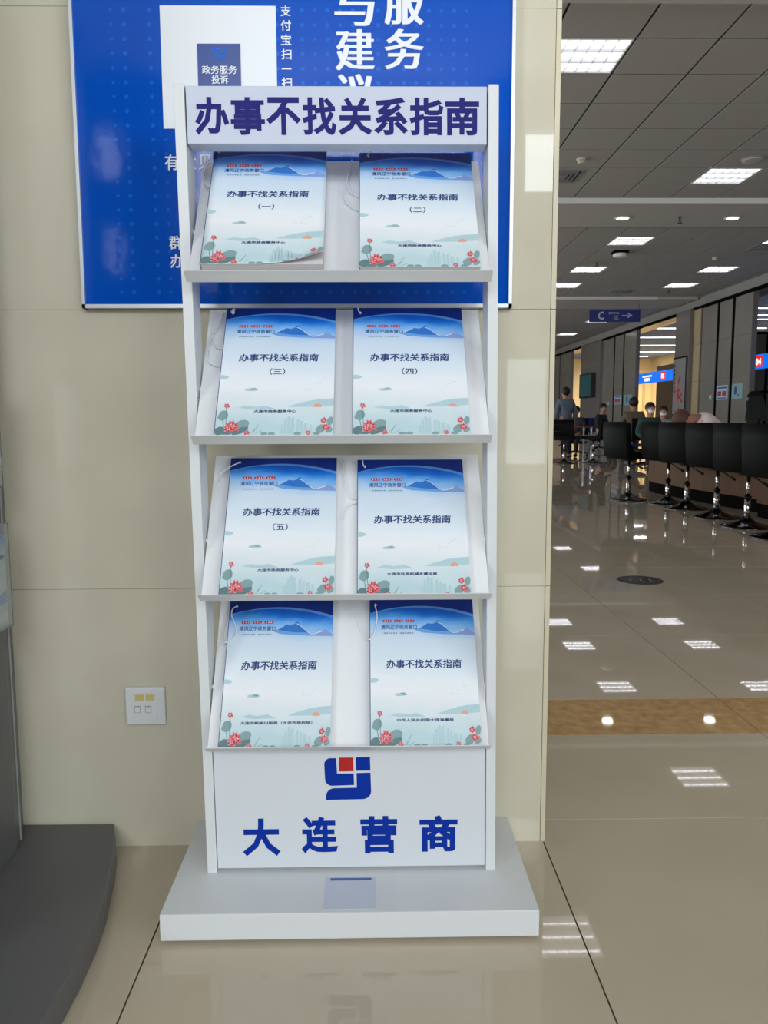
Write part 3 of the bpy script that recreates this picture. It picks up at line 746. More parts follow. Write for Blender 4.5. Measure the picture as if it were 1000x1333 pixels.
def vent(x, y, label, s_=.5):
    v = thing('air_vent', label, 'vent', (x, y, H), 0, 'square ceiling air vents')
    z = -.012
    for q in range(4):
        a = s_/2*(1-q*.22); b = a-.03; mb = MB()
        for (x0, x1, y0, y1) in ((-a, a, -a, -b), (-a, a, b, a), (-a, -b, -b, b), (b, a, -b, b)): mb.box(x0, x1, y0, y1, z-.006-q*.004, z+.004)
        mb.build('frame' if q == 0 else 'vane', M_pgrey, v, world=False)
    MB().box(-.06, .06, -.06, .06, z-.02, z-.002).build('centre_plate', M_pgrey, v, world=False)
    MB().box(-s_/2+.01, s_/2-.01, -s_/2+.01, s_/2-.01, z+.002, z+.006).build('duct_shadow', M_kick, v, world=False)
vent(2.30, 10.1, 'dark square air vent beside the pillar edge in the ceiling')
vent(6.85, 14.15, 'dark square air vent in the ceiling behind the right-hand downlight')
vent(5.85, 19.0, 'small far air vent in the ceiling above the hanging zone sign')
sp1 = thing('ceiling_speaker', 'flat round grey ceiling speaker beside a louvred light', 'speaker', (4.35, 9.45, H))
MB().lathe([(.13, -.001), (.13, -.014), (.115, -.020)], 0, 0, 24).build('rim', M_pgrey, sp1, world=False)
MB().lathe([(.112, -.018), (.112, -.024), (.07, -.028)], 0, 0, 24).build('grille', M_ctop, sp1, world=False)
sp2 = thing('ceiling_speaker', 'white dome on a dark square mount hanging below the ceiling', 'speaker', (4.42, 14.55, H))
MB().box(-.13, .13, -.10, .10, -.05, -.001).build('mount', M_kick, sp2, bevel=.01, world=False)
MB().lathe([(.12, -.05), (.12, -.09), (.08, -.11)], 0, 0, 20).build('dome', M_fascia, sp2, world=False)
def sprinkler(x, y, z, label):
    s_ = thing('sprinkler', label, 'sprinkler', (x, y, z), 0, 'ceiling sprinklers')
    MB().lathe([(.03, 0), (.03, -.008), (.012, -.012), (.012, -.05), (.008, -.055)], 0, 0, 12).build('pipe', M_dkchrome, s_, world=False)
    MB().lathe([(.04, -.085), (.04, -.088)], 0, 0, 12).build('deflector', M_dkchrome, s_, world=False)
    for sx in (-1, 1): MB().tube([(sx*.010, 0, -.05), (sx*.018, 0, -.07), (0, 0, -.087)], .004, 6).build('frame_arm', M_dkchrome, s_, world=False)
sprinkler(4.45, 11.85, H-.068, 'dark sprinkler head between the two downlights')
sprinkler(4.30, 15.6, H, 'dark sprinkler head behind the white dome')
sprinkler(6.9, 18.9, H, 'dark sprinkler head near the cove by the facade')

# hanging zone sign
cs = thing('zone_sign', 'navy hanging sign with a white letter C and an arrow', 'sign', (6.17, 20.6, 3.30))
MB().box(5.53, 6.82, 20.58, 20.62, 3.305, 3.617).build('sign_board', M_csign, cs, bevel=.004)
for x in (5.56, 6.79): MB().tube([(x, 20.6, 3.61), (x, 20.6, H-.07)], .004, 6).build('hanging_rod', M_dkchrome, cs)
sf = lambda u, v: (u, 20.578, v)
t_ = MB(); text_in(t_, 'C', sf, 5.745, 5.90, 3.36, 3.56, .03); text_in(t_, 'zone', sf, 6.01, 6.28, 3.50, 3.545, .0); text_in(t_, '区', sf, 6.17, 6.27, 3.37, 3.46, .0)
t_.quad([sf(6.35, 3.455), sf(6.56, 3.455), sf(6.56, 3.472), sf(6.35, 3.472)]); t_.quad([sf(6.48, 3.51), sf(6.50, 3.525), sf(6.62, 3.4635), sf(6.58, 3.4635)]); t_.quad([sf(6.58, 3.4635), sf(6.62, 3.4635), sf(6.50, 3.40), sf(6.48, 3.415)])
t_.build('sign_lettering', M_csignt, cs)

# ------------------------------------------------------------------ facade piers of the right side
def pier(y0, y1, x0, m, slots=(), cat_label=''):
    o = struct(tag(MB().box(x0+.02, x0+.12, y0, y1, 0, 3.6).build('column', M_pierd), cat_label))
    ys_ = [y0] + [v for s_ in sorted(slots) for v in (s_-.07, s_+.07)] + [y1]
    for q in range(0, len(ys_)-1, 2):
        for z0, z1 in ((0, .9), (.9, 1.8), (1.8, 2.7), (2.7, 3.6)):
            MB().box(x0, x0+.03, ys_[q]+.004, ys_[q+1]-.004, z0+.004, z1-.004).build('wall_tile', m, o)
    for s_ in slots: MB().box(x0+.012, x0+.03, s_-.07, s_+.07, 0, 3.6).build('black_slot', M_kick, o)
    return o
pier(17.35, 19.95, 8.15, M_pier, (19.05, 18.25), 'broad grey stone pier with two black vertical slots')
pier(19.95, 20.35, 8.10, M_piert, (), 'narrow tan stone strip beside the pier')
pier(20.35, 21.3, 8.00, M_pierd, (), 'dark stone pier carrying a framed poster')
pier(24.9, 28.4, 8.15, M_pier, (27.1, 26.1), 'distant grey stone pier with two black slots')
pier(28.4, 31.0, 8.05, M_pierd, (), 'distant dark pier carrying a screen')
pier(33.0, 37.5, 8.15, M_pier, (34.9,), 'most distant grey stone pier')
pier(8.0, 13.2, 8.15, M_pier, (), 'near grey stone pier outside the view')
MB().box(8.15, 8.65, 12.0, YF, 3.56, 4.4).build('beam', M_pierd)['kind'] = 'structure'
# service room behind the piers
MB().box(8.65, XR, 12, YF, 4.2, 4.3).build('ceiling_side', M_bceil)['kind'] = 'structure'
MB().box(XR, XR+.15, 8, YF, 0, 4.3).build('wall_right', M_cream)['kind'] = 'structure'
MB().box(8.65, XR, YF, YF+.15, 0, 4.3).build('wall_far', M_cream)['kind'] = 'structure'
MB().box(10.0, XR, 11.9, 12, 0, 4.3).build('wall_back', M_cream)['kind'] = 'structure'
for x in (13.6, 14.2, 15.0, 15.5): MB().box(x, x+.12, YF-.06, YF, 0, 3.2).build('trim', M_creamd)['kind'] = 'structure'
MB().box(13.4, 15.9, YF-.1, YF, 3.1, 3.3).build('trim', M_creamd)['kind'] = 'structure'
MB().box(10.8, 11.0, 27.5, 30.5, 0, 2.8).build('partition', M_creamd)['kind'] = 'structure'
for i, (y, xa, xb) in enumerate(((24.4, 10.5, 13.5), (26.1, 10.5, 13.8), (27.2, 11, 13.5), (29.9, 10.2, 14.6), (33.3, 11, 13.4), (36.9, 12, 14.8), (40.5, 13, 15.4), (43.8, 12.5, 15.0))):
    l = thing('strip_light', '', 'lamp', ((xa+xb)/2, y, 4.2), 0, 'linear lamps of the service room')
    l['label'] = 'white ceiling strip lamp, ' + ['nearest one right of the broad pier', 'second one right of the broad pier', 'thin third one right of the broad pier', 'first one seen left of the dark pier', 'second one seen left of the dark pier', 'third one seen left of the dark pier', 'fourth one seen left of the dark pier', 'most distant one above the blue counter sign'][i]
    MB().box(xa, xb, y-.06, y+.06, 4.15, 4.199).build('housing', M_fascia, l); MB().box(xa+.02, xb-.02, y-.05, y+.05, 4.135, 4.15).build('diffuser', M_strip, l)
    area('strip_light_light', ((xa+xb)/2, y, 4.12), (xb-xa, .1), 26, (.92, .96, 1), (0, 0, 0))
area('room_warm_light', (14.0, 43.0, 3.6), (2, 2), 260, (1, .83, .58), (0, 0, 0))
area('room_warm_light', (12.0, 29.0, 3.9), (1.5, 1.5), 12, (1, .83, .58), (0, 0, 0))
for (x, y, z, la) in ((13.3, 41.3, 4.19, 'small warm downlight above the blue counter sign, left'), (12.6, 32.4, 4.19, 'small warm downlight above the blue counter sign beside the dark pier')):
    d = thing('downlight', la, 'lamp', (x, y, z)); MB().lathe([(.16, -.01), (.16, -.02)], 0, 0, 16).build('trim_ring', M_fascia, d, world=False); MB().lathe([(.13, -.02), (.13, -.035)], 0, 0, 16).build('lens', M_warm, d, world=False)
# LED signs hung in the openings
def led(y0, y1, z0, z1, label, items, num, ny):
    o = thing('counter_sign', label, 'sign', (9.0, (y0+y1)/2, z0), 0, 'blue lit counter signs')
    MB().box(9.0, 9.06, y0, y1, z0, z1).build('led_panel', M_led, o)
    g = lambda u, v: (8.995, u, v)
    for q, yy in enumerate((y0+.2, y1-.2)): MB().tube([(9.03, yy, z1), (9.03, yy, 4.2)], .02, 6).build('hanging_rod', M_dkchrome, o)
    if num:
        MB().box(8.99, 9.0, ny-.17, ny+.17, z0+.04, z1-.03).build('number_panel', M_ledr, o)
        t2 = MB(); text_in(t2, num, lambda u, v: (8.985, 2*ny-u, v), ny-.13, ny+.13, z0+.08, z1-.09, .05); t2.build('number_lettering', M_ledw, o)
    if items:
        t3 = MB()
        for (ya, yb, za, zb, n) in items:
            wd = (yb-ya)/n
            for q in range(n): t3.quad([g(ya+q*wd, za), g(ya+q*wd+wd*.8, za), g(ya+q*wd+wd*.8, zb), g(ya+q*wd, zb)])
        t3.build('lit_text_rows', M_ledw, o)
led(21.4, 28.6, 2.01, 2.34, 'blue lit counter sign with a red number seen left of the dark pier', [(25.85, 26.75, 2.20, 2.25, 8), (26.05, 26.55, 2.07, 2.17, 4), (23.35, 23.8, 2.24, 2.28, 4), (23.65, 23.9, 2.12, 2.20, 2)], '05', 24.85)
led(14.2, 19.9, 2.02, 2.35, 'blue lit counter sign with a red number 04 at the picture edge', [(17.0, 17.9, 2.2, 2.25, 6), (17.1, 17.8, 2.07, 2.17, 4)], '04', 18.72)
# glazed partition beyond the right opening
pt_ = thing('glass_partition', 'dark framed partition inside the right-hand opening', 'partition', (11.5, 22.0, 0))
gp = MB()
for x in (10.1, 10.75, 11.6, 12.6, 13.4): gp.box(x, x+.07, 21.97, 22.03, 0, 3.2)
for z in (1.55, 3.13): gp.box(10.1, 13.47, 21.97, 22.03, z, z+.07)
gp.build('frame', M_kick, pt_)
mp_ = mat('frosted_glass', (104, 106, 98), .3)
for a, b in ((10.17, 10.75), (10.82, 11.6), (11.67, 12.6), (12.67, 13.4)):
    for c, d in ((.02, 1.55), (1.62, 3.13)): MB().box(a, b, 21.99, 22.01, c, d).build('pane', mp_, pt_)

# TV, notices, poster on the piers
tv = thing('wall_screen', 'wall screen showing dark green on the distant dark pier', 'screen', (8.0, 29.7, 1.6))
MB().box(7.90, 8.04, 28.9, 30.6, 1.62, 2.50).build('casing', M_bplast, tv); MB().box(7.893, 7.90, 29.0, 30.5, 1.67, 2.45).build('display', M_screen, tv)
def notice(x, y0, y1, z0, z1, m, label, marks):
    n = thing('wall_notice', label, 'notice', (x, (y0+y1)/2, z0), 0, 'small notices on the stone piers')
    MB().box(x-.012, x, y0, y1, z0, z1).build('board', m, n)
    g = lambda u, v: (x-.0135, u, v)
    mb = MB(); h = z1-z0; w_ = y1-y0
    for (a, b, c, d, mi) in marks: mb.quad([g(y0+a*w_, z0+c*h), g(y0+b*w_, z0+c*h), g(y0+b*w_, z0+d*h), g(y0+a*w_, z0+d*h)], mi)
    mb.build('printed_marks', [M_nblue, M_nred, M_pwhite], n)
mk1 = [(.1, .9, .78, .88, 0), (.12, .45, .25, .6, 1), (.55, .88, .25, .6, 1), (.1, .9, .08, .15, 0)]
mk2 = [(.55, .75, .3, .8, 0), (.3, .42, .2, .3, 0)]
notice(8.148, 18.36, 18.95, 1.31, 1.64, M_notice, 'pale blue notice with two red marks on the broad pier', mk1)
notice(8.148, 17.62, 18.14, 1.31, 1.65, M_noticeg, 'teal notice with a blue figure on the broad pier', mk2)
notice(8.148, 26.2, 26.95, 1.33, 1.62, M_notice, 'pale blue notice with two red marks on the distant pier', mk1)
notice(8.148, 25.1, 25.85, 1.29, 1.62, M_noticeg, 'teal notice with a blue figure on the distant pier', mk2)
for y, la in ((19.3, 'white switch plate on the broad pier left of its slots'), (27.6, 'white switch plate on the distant pier')):
    s_ = thing('light_switch', la, 'switch', (8.149, y, 1.33), 0, 'switch plates on the piers')
    MB().box(8.138, 8.149, y-.05, y+.05, 1.33, 1.43).build('plate', M_sock, s_); MB().box(8.134, 8.138, y-.025, y+.025, 1.35, 1.41).build('rocker', M_sockd, s_)
pp = thing('framed_poster', 'grey framed poster with a red blossom on the dark pier', 'poster', (7.99, 20.8, 1.0))
MB().box(7.965, 7.999, 20.40, 21.28, .95, 2.45).build('frame', M_dkchrome, pp); MB().box(7.960, 7.966, 20.44, 21.24, .99, 2.41).build('sheet', M_pgrey, pp)
fb_ = MB(); rnd = random.Random(3)
for q in range(26):
    y, z = 20.85+rnd.gauss(0, .12), 1.55+rnd.gauss(0, .2); r_ = rnd.uniform(.03, .08)
    fb_.quad([(7.9585-.0001*q, y+r_*math.cos(a), z+r_*math.sin(a)) for a in (0, 1.05, 2.1, 3.14, 4.2, 5.25)], q % 2)
for q in range(7): fb_.quad([(7.958, 21.12, 2.2-q*.11), (7.958, 21.17, 2.2-q*.11), (7.958, 21.17, 2.27-q*.11), (7.958, 21.12, 2.27-q*.11)], 2)
fb_.build('printed_picture', [M_nred, mat('blossom_pink', (190, 120, 126), .5), M_kick], pp)
# leaflet stand in the opening
ls = thing('leaflet_stand', 'blue and white leaflet stand in the opening beside the dark pier', 'stand', (8.9, 23.2, 0))
MB().box(8.75, 9.25, 23.0, 23.06, .3, 1.75).build('back_panel', M_nblue, ls)
for q in range(3): MB().prism([(0, 0), (.16, .0), (0, .3)], lambda u, v, t_: (t_, 23.0-u, .7+q*.33+v), 8.78, 9.2).build('pocket', M_pwhite, ls)
MB().box(8.7, 9.3, 22.7, 23.3, 0, .05).build('base', M_pgrey, ls); MB().box(8.98, 9.02, 23.01, 23.05, .05, .3).build('pole', M_pgrey, ls)

# ------------------------------------------------------------------ counter
co = thing('service_counter', 'curved tan service counter with a black kickboard behind the stools', 'counter', (4.0, 7.6, 0))
front = [(3.60, 5.2), (3.60, 6.3), (3.58, 7.35), (3.75, 7.42), (3.70, 7.9), (3.60, 8.5), (3.52, 9.1), (3.45, 9.7), (3.50, 10.05), (3.72, 10.15)]
def band(name, pts, dx0, dx1, z0, z1, m):
    mb = MB()
    for a, b in zip(pts[:-1], pts[1:]):
        d = Vector((b[0]-a[0], b[1]-a[1], 0)).normalized(); n = Vector((d.y, -d.x, 0))
        q = [(a[0]+n.x*dx0, a[1]+n.y*dx0), (b[0]+n.x*dx0, b[1]+n.y*dx0), (b[0]+n.x*dx1, b[1]+n.y*dx1), (a[0]+n.x*dx1, a[1]+n.y*dx1)]
        mb.prism(q, lambda u, v, t_: (u, v, t_), z0, z1)
    return mb.build(name, m, co)
for a in range(len(front)-1):
    band('front_panel', front[a:a+2], 0, .04, .13, .70, M_counter)
band('kickboard', front, .015, .05, 0, .13, M_kick)
band('worktop', front, -.10, .50, .70, .735, M_ctop)
band('shelf', front, .05, .45, .4, .42, M_counter)

# ------------------------------------------------------------------ bar stools
def make_stool():
    r = thing('bar_stool', '', 'stool')
    W2 = .205
    outer = [(.22, .545), (.12, .525), (-.08, .515), (-.155, .518), (-.198, .550), (-.212, .68), (-.225, .80), (-.222, .93)]
    inner = [(-.170, .925), (-.172, .80), (-.155, .69), (-.125, .625), (-.085, .598), (.0, .59), (.12, .595), (.215, .600), (.235, .575)]
    outer = [(x, z-.055) for x, z in outer]; inner = [(x, z-.055) for x, z in inner]
    cs_ = outer+inner
    sh = MB(); rows = []
    for k, (y, s_) in enumerate(((-W2, .93), (-W2+.02, 1), (0, 1.0), (W2-.02, 1), (W2, .93))):
        i = len(sh.v); rows.append(i); mx_, mz_ = -.05, .62
        bulge = -.02*(1-(y/W2)**2)
        for (x, z) in cs_: sh.v.append((mx_+(x-mx_)*s_+(bulge if z > .62 else 0), y, mz_+(z-mz_)*s_))
    n = len(cs_)
    for a, b in zip(rows[:-1], rows[1:]):
        for q in range(n): q2 = (q+1) % n; sh.f.append((a+q, a+q2, b+q2, b+q)); sh.m.append(0); sh.smooth.append(True)
    sh.f.append(tuple(rows[0]+q for q in reversed(range(n)))); sh.f.append(tuple(rows[-1]+q for q in range(n))); sh.m += [0, 0]; sh.smooth += [False, False]
    sh.build('seat_shell', M_black, r, world=False)
    st_ = MB()
    for (x, z) in ((-.174, .79), (-.160, .66)): st_.tube([(x, -W2+.01, z-.02), (x, W2-.01, z-.02)], .004, 6)
    for x in (-.02, .10): st_.tube([(x, -W2+.01, .538), (x, W2-.01, .538)], .004, 6)
    st_.build('stitching', M_bplast, r, world=False)
    MB().lathe([(.075, .440), (.09, .452), (.09, .470)], 0, 0, 20).build('seat_plate', M_bplast, r, world=False)
    MB().lathe([(.0165, .24), (.0165, .445)], 0, 0, 14).build('upper_post', M_chrome, r, world=False)
    MB().lathe([(.030, .255), (.032, .262), (.032, .248)], 0, 0, 14).build('collar', M_bplast, r, world=False)
    MB().lathe([(.026, .05), (.026, .25)], 0, 0, 14).build('lower_post', M_chrome, r, world=False)
    MB().lathe([(.205, 0), (.207, .006), (.200, .012), (.13, .028), (.07, .05), (.04, .075), (.032, .085)], 0, 0, 36).build('base_disc', M_dkchrome, r, world=False)
    lv = MB(); lv.tube([(.01, 0, .445), (.05, -.06, .40), (.075, -.09, .37)], .006, 6); lv.tube([(.07, -.085, .378), (.10, -.115, .352)], .013, 6)
    lv.build('height_lever', M_bplast, r, world=False)
    return r
ST = [(2.89, 8.94, .38, 'black leather bar stool standing apart at the far end of the counter row'),
      (3.17, 8.49, .38, 'black leather bar stool, second from the far end, half hidden by its neighbour'),
      (3.20, 8.05, .36, 'black leather bar stool, third from the far end of the counter row'),
      (3.19, 7.32, .36, 'black leather bar stool before the tan counter, fourth from the far end'),
      (3.17, 6.67, .34, 'black leather bar stool with its whole round base in view, fifth from the far end'),
      (3.13, 6.05, .34, 'nearest black leather bar stool, cut by the picture edge')]
sproto = None
for x, y, a, la in ST:
    if sproto is None: o = sproto = make_stool()
    else: o = copy_tree(sproto)
    o.location = (x, y, 0); o.rotation_euler = (0, 0, a); o['label'] = la; o['group'] = 'black bar stools at the counter'
for x, y, a, la in ((3.88, 16.1, -1.7, 'distant black stool beside the pillar edge'), (4.50, 16.2, 2.6, 'distant black stool at the red-brown desk')):
    o = copy_tree(sproto); o.location = (x, y, 0); o.rotation_euler = (0, 0, a); o['label'] = la; o['group'] = 'distant black stools'
# desk with beige pedestal beside the pillar
dk = thing('service_desk', 'small distant desk with red-brown top and beige pedestal', 'desk', (4.1, 17.3, 0))
MB().box(3.7, 4.7, 16.9, 17.6, .70, .735).build('desktop', M_redtop, dk, bevel=.004)
MB().box(3.75, 4.02, 16.95, 17.5, .06, .70).build('pedestal', M_beigecab, dk); MB().box(3.77, 4.0, 16.97, 17.5, 0, .06).build('plinth', M_redtop, dk)
for x, y in ((4.65, 16.95), (4.65, 17.55)): MB().box(x-.02, x+.02, y-.02, y+.02, 0, .70).build('leg', M_chrome, dk)

# floor marker
fm = thing('floor_marker', 'round black floor sticker with a grey footprint sign', 'floor sticker', (1.535, 4.49, 0))
MB().lathe([(.128, .0002), (.128, .0012)], 1.535, 4.49, 40).build('disc', M_mark, fm)
mk = MB(); arcs = [[(-.06, -.02), (-.045, .035), (-.01, .05), (.012, .02), (.0, -.02), (.02, -.05), (.05, -.035), (.062, .02)]]
for a in arcs: mk.tube([(1.535+x, 4.49+y*1.3, .0013) for x, y in smooth_pts([(p[0], p[1], 0) for p in a]) for x, y in [(x, y)]] if False else [(1.535+p[0], 4.49+p[1]*1.3, .0012) for p in smooth_pts([(q[0], q[1], 0) for q in a])], .006, 4)
for v_ in range(len(mk.v)): x, y, z = mk.v[v_]; mk.v[v_] = (x, y, .0012+max(0, (z-.0012))*.05)
mk.build('arrow_print', M_markg, fm)

# ------------------------------------------------------------------ people (seen small, far down the hall)
def skin_mesh(chains, subs=1):
    """chains: list of [(pos, radius), ...]; a chain may start at an earlier vertex by index; grown as one continuous surface"""
    verts, edges, rad = [], [], []
    names = {}
    for ch in chains:
        prev = None
        for item in ch:
            if isinstance(item, str): prev = names[item]; continue
            key, p, r_ = item
            if key in names: idx = names[key]
            else:
                verts.append(p); rad.append(r_); idx = len(verts)-1
                if key: names[key] = idx
            if prev is not None: edges.append((prev, idx))
            prev = idx
    me = bpy.data.meshes.new('figure'); me.from_pydata(verts, edges, []); o = bpy.data.objects.new('figure', me); C.objects.link(o)
    m = o.modifiers.new('s', 'SKIN'); m.use_smooth_shade = True
    sv = me.skin_vertices[0].data if me.skin_vertices else None
    if sv is None:
        bm = bmesh.new(); bm.from_mesh(me); bm.verts.layers.skin.verify(); bm.to_mesh(me); bm.free(); sv = me.skin_vertices[0].data
    for i, r_ in enumerate(rad): sv[i].radius = r_ if isinstance(r_, tuple) else (r_, r_)
    sv[0].use_root = True
    if subs: o.modifiers.new('d', 'SUBSURF').levels = subs
    dg = bpy.context.evaluated_depsgraph_get(); out = bpy.data.meshes.new_from_object(o.evaluated_get(dg))
    bpy.data.objects.remove(o); bpy.data.meshes.remove(me)
    return out
def hand(h, w_, out, side):
    """five finger chains rooted in the palm; h palm centre, out direction of the fingers"""
    o_ = Vector(out).normalized(); s_ = Vector((side, 0, 0)); s_ = (s_ - o_*s_.dot(o_)).normalized(); ch = []
    for q, (sx, ln) in enumerate(((-.028, .062), (-.010, .072), (.010, .076), (.028, .068))):
        a = Vector(h)+s_*sx+o_*.03; b = a+o_*ln*.55; c = b+o_*ln*.4+Vector((0, 0, -.018))
        ch.append([w_, (None, tuple(a), .011), (None, tuple(b), .009), (None, tuple(c), .007)])
    t0 = Vector(h)-s_*.03; ch.append([w_, (None, tuple(t0), .012), (None, tuple(t0-s_*.025+o_*.035), .009)])
    return ch
def person(label, loc, rz, pose, shirt, trouser, hairc=None, scale=1, lean=0, nod=0, headturn=0, mask=None, chair=None, hair=True):
    r = thing('person', label, 'person', loc, rz, None); r.scale = (scale,)*3
    ms = mat('shirt', shirt, .8); mt = mat('trousers', trouser, .8)
    z0 = .90 if pose == 'stand' else .50
    def T_(x, y, z):      # lean about the hips, forwards = +y
        dy, dz = y, z-z0
        return (x, dy*math.cos(lean)+dz*math.sin(lean), z0+dz*math.cos(lean)-dy*math.sin(lean))
    hip = z0; J = {}
    neck = T_(0, .01, z0+.52); chest = T_(0, 0, z0+.34); waist = T_(0, 0, z0+.16)
    shl = lambda s_: T_(s_*.17, 0, z0+.46)
    if pose == 'stand':
        knee = lambda s_: (s_*.10, .02, .48); ank = lambda s_: (s_*.11, -.01, .08); toe = lambda s_: (s_*.13, .14, .035)
        elb = lambda s_: T_(s_*.24, -.02, z0+.18); wr = lambda s_: T_(s_*.25, .06, z0-.05); out = (0, .2, -1)
    else:
        knee = lambda s_: (s_*.14, .42, .47); ank = lambda s_: (s_*.14, .40, .08); toe = lambda s_: (s_*.15, .55, .035)
        elb = lambda s_: T_(s_*.25, .06, z0+.20); wr = lambda s_: (s_*.16, .34+.2*math.sin(lean), max(.60, z0+.10) if lean < .6 else .76); out = (0, 1, -.2)
    hd0 = T_(0, .03, z0+.60); hd1 = T_(0, .03, z0+.68); hd2 = T_(0, .015, z0+.76)
    T0 = T_
    def T_(x, y, z):
        if nod and z > z0+.53:
            ny_, nz_ = .01+y*math.cos(nod)+(z-z0-.53)*math.sin(nod), z0+.53+(z-z0-.53)*math.cos(nod)-y*math.sin(nod)
            return T0(x, ny_, nz_)
        return T0(x, y, z)
    hd0 = T_(0, .03, z0+.60); hd1 = T_(0, .03, z0+.68); hd2 = T_(0, .015, z0+.76)
    nose = T_(.115*math.sin(headturn), .03+.115*math.cos(headturn), z0+.665)
    ch = [[('p', (0, 0, hip), .13), ('w', waist, .125), ('c', chest, .14), ('n', neck, .06), ('h0', hd0, .066), ('h1', hd1, .092), ('h2', hd2, .075)],
          ['h1', (None, nose, .016)]]
    for s_ in (-1, 1):
        ch.append(['c', (None, shl(s_), .062), (None, elb(s_), .042), ('w%d' % s_, wr(s_), .028)])
        d = Vector(out).normalized(); hp = Vector(wr(s_))+d*.06
        ch.append(['w%d' % s_, ('k%d' % s_, tuple(hp), .034)]); ch += hand(hp, 'k%d' % s_, out, s_)
        ch.append(['p', (None, (s_*.10, .02 if pose == 'stand' else .08, hip-.03), .088), (None, knee(s_), .058), (None, ank(s_), .04), (None, toe(s_), .035)])
        ear = T_(s_*.088*math.cos(headturn), .02-s_*.088*math.sin(headturn), z0+.675); ch.append(['h1', (None, ear, .016)])
    me = skin_mesh(ch); me.materials.append(M_skin); link('body', me, r)
    sc = [[('p', (0, 0, hip-.02), .155), ('w', waist, .155), ('c', chest, .17), (None, T_(0, .005, z0+.50), .105)]]
    for s_ in (-1, 1): sc.append(['c', (None, shl(s_), .08), (None, elb(s_), .06), (None, tuple(Vector(elb(s_)).lerp(Vector(wr(s_)), .8)), .045)])
    me = skin_mesh(sc); me.materials.append(ms); link('shirt', me, r)
    tc_ = [[('q', (0, 0, hip+.06), .135), ('p', (0, 0, hip), .15)]]
    for s_ in (-1, 1): tc_.append(['p', (None, (s_*.10, .02 if pose == 'stand' else .10, hip-.03), .105), (None, knee(s_), .075), (None, ank(s_), .058)])
    me = skin_mesh(tc_); me.materials.append(mt); link('trousers', me, r)
    if hair:
        hb = MB(); hb.ball((0, 0, 0), .108, 12, 8, sc=(.93, 1.0, 1.0)); c_ = Vector(T_(-.02*math.sin(headturn), .03-.03*math.cos(headturn), z0+.715))
        hb.v = [tuple(Vector(v)+c_) for v in hb.v]; hb.build('hair', hairc or M_hair, r, world=False)
    for s_ in (-1, 1):
        e = MB(); a = headturn+s_*.36; e.ball(T_(.092*math.sin(a), .03+.092*math.cos(a), z0+.69), .010, 6, 4, sc=(1, 1, .7)); e.build('eye', M_eye, r, world=False)
        f = MB(); p = toe(s_); f.ball((p[0], p[1]-.05, .045), .055, 8, 6, sc=(.85, 2.0, .8)); f.build('shoe', M_rub, r, world=False)
    mo = MB(); mo.ball(T_(.088*math.sin(headturn), .03+.088*math.cos(headturn), z0+.63), .018, 6, 4, sc=(1.2, .6, .35)); mo.build('mouth', M_nred, r, world=False)
    if mask:
        mb = MB(); mb.ball(T_(.055*math.sin(headturn), .03+.055*math.cos(headturn), z0+.64), .06, 10, 6, sc=(1.1, .9, .9)); mb.build('face_mask', M_pwhite, r, world=False)
    return r
def task_chair(label, loc, rz, fabric, back=True):
    r = thing('office_chair', label, 'chair', loc, rz)
    MB().box(-.23, .23, -.20, .22, .30, .355).build('seat', fabric, r, bevel=.02, world=False)
    if back: MB().box(-.21, .21, -.30, -.265, .50, .90).build('backrest', fabric, r, bevel=.015, world=False)
    if back: MB().tube([(0, -.17, .32), (0, -.29, .40), (0, -.30, .55)], .018, 6).build('back_bar', M_bplast, r, world=False)
    MB().lathe([(.025, .10), (.025, .31)], 0, 0, 12).build('gas_lift', M_dkchrome, r, world=False)
    for q in range(5):
        a = q*2*math.pi/5; x, y = .29*math.cos(a), .29*math.sin(a)
        l = MB().tube([(0, 0, .12), (x, y, .075)], .02, 6, radii=[.026, .016]).build('leg', M_bplast, r, world=False)
        MB().tube([(x-.01*math.sin(a), y+.01*math.cos(a), .028), (x+.01*math.sin(a), y-.01*math.cos(a), .028)], .027, 10).build('castor', M_bplast, l, world=False)
    return r
person('standing person seen from behind in a grey-blue shirt beside the pillar', (4.40, 18.2, 0), .15, 'stand', (96, 106, 122), (36, 36, 40), scale=.93)
person('small distant seated person in dark clothes next to the standing person', (4.85, 19.0, 0), 2.6, 'sit', (54, 50, 60), (34, 34, 38), scale=.90)
task_chair('distant black office chair under the small seated person', (4.85, 19.0, 0), 2.6, M_black)
person('seated person in a black jacket turned sideways near the distant pier', (6.15, 21.6, 0), -2.4, 'sit', (26, 24, 28), (20, 20, 22), scale=.98, lean=.12, headturn=.5)
task_chair('distant blue office chair under the person in black', (6.15, 21.6, 0), -2.4, M_bluefab)
person('person in an olive brown shirt seen from behind on a blue chair', (5.57, 17.0, 0), -.1, 'sit', (98, 88, 68), (40, 40, 44), scale=1.02, lean=.10)
task_chair('low backless blue swivel seat under the person in the olive shirt', (5.57, 17.0, 0), -.1, M_bluefab, False)
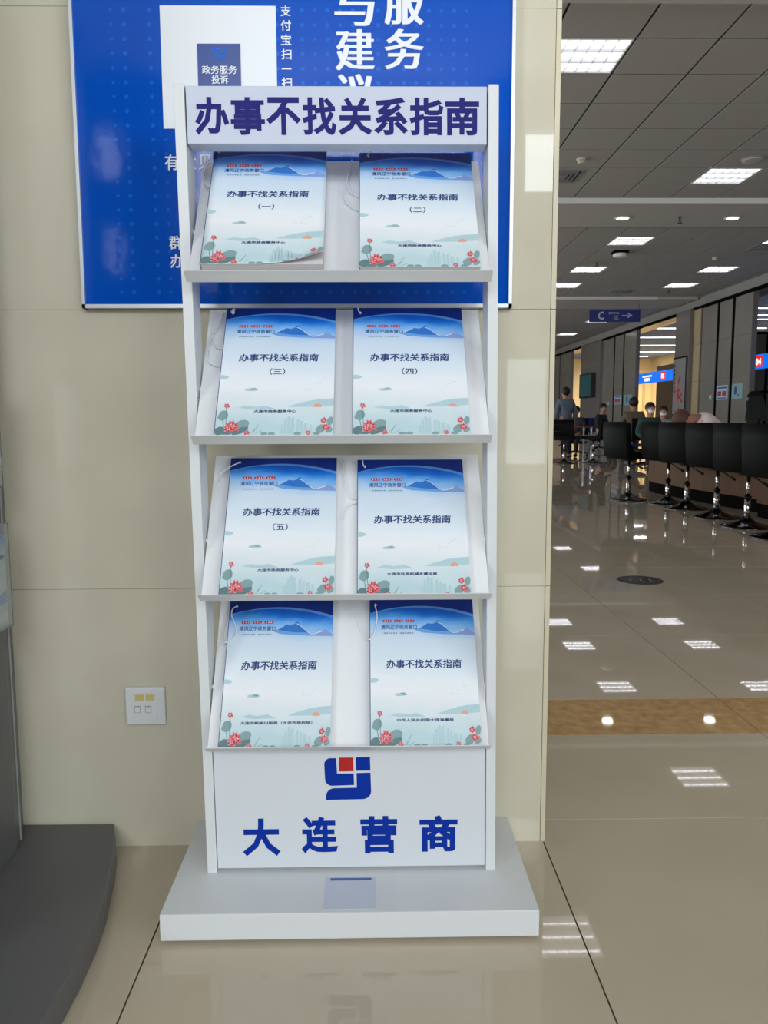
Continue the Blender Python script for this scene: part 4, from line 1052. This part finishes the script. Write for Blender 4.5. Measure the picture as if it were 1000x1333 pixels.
person('seated person with black hair and a white face mask, teal top, behind the counter', (4.93, 14.2, 0), math.pi, 'sit', (30, 62, 56), (30, 30, 34), scale=.90, mask=True)
person('smaller seated person with black hair and white collar behind the counter', (5.46, 15.0, 0), math.pi-.3, 'sit', (150, 154, 158), (30, 30, 34), scale=.86, mask=True)
for x, y, la in ((4.93, 14.25, 'black office chair under the person in teal'), (5.46, 15.05, 'black office chair under the smaller masked person')):
    task_chair(la, (x, y, 0), math.pi, M_black)
person('person in a white shirt bent forward over the counter with lowered head', (4.45, 9.95, 0), 1.45, 'sit', (226, 206, 204), (40, 40, 44), scale=1.06, lean=.74, nod=1.0, hairc=mat('brown_hair', (92, 62, 46), .7))
task_chair('black office chair under the bent person in white', (4.45, 9.95, 0), 1.45, M_black)
person('person in black clothes at the picture edge beyond the nearest stools', (4.62, 9.0, 0), 1.4, 'sit', (22, 22, 24), (20, 20, 22), scale=.92)
task_chair('black office chair under the person at the picture edge', (4.62, 9.0, 0), 1.4, M_black)
# black folding chair like display chair by the right opening
bc = thing('mesh_chair', 'tall black mesh office chair leaning by the right opening', 'chair', (5.72, 11.9, 0))
MB().prism([(-.16, 0), (.16, 0), (.13, .30), (.09, .37), (-.09, .37), (-.13, .30)], lambda u, v, t_: (u, v*.12+t_, .86+v), -.02, .02).build('backrest', M_dkglass, bc, bevel=.006, world=False)
MB().prism([(-.10, .36), (.10, .36), (.12, .44), (.06, .50), (-.06, .50), (-.12, .44)], lambda u, v, t_: (u, v*.12+t_, .80+v), -.025, .025).build('headrest', M_black, bc, bevel=.008, world=False)
MB().box(-.24, .24, -.42, .02, .44, .50).build('seat', M_black, bc, bevel=.02, world=False)
MB().tube([(0, 0, .46), (0, .06, .7), (0, .03, .95)], .02, 8).build('back_bar', M_bplast, bc, world=False)
MB().lathe([(.025, .1), (.025, .45)], 0, -.2, 12).build('gas_lift', M_dkchrome, bc, world=False)
for q in range(5):
    a = q*2*math.pi/5; MB().tube([(0, -.2, .12), (.3*math.cos(a), -.2+.3*math.sin(a), .03)], .02, 6).build('leg', M_bplast, bc, world=False)
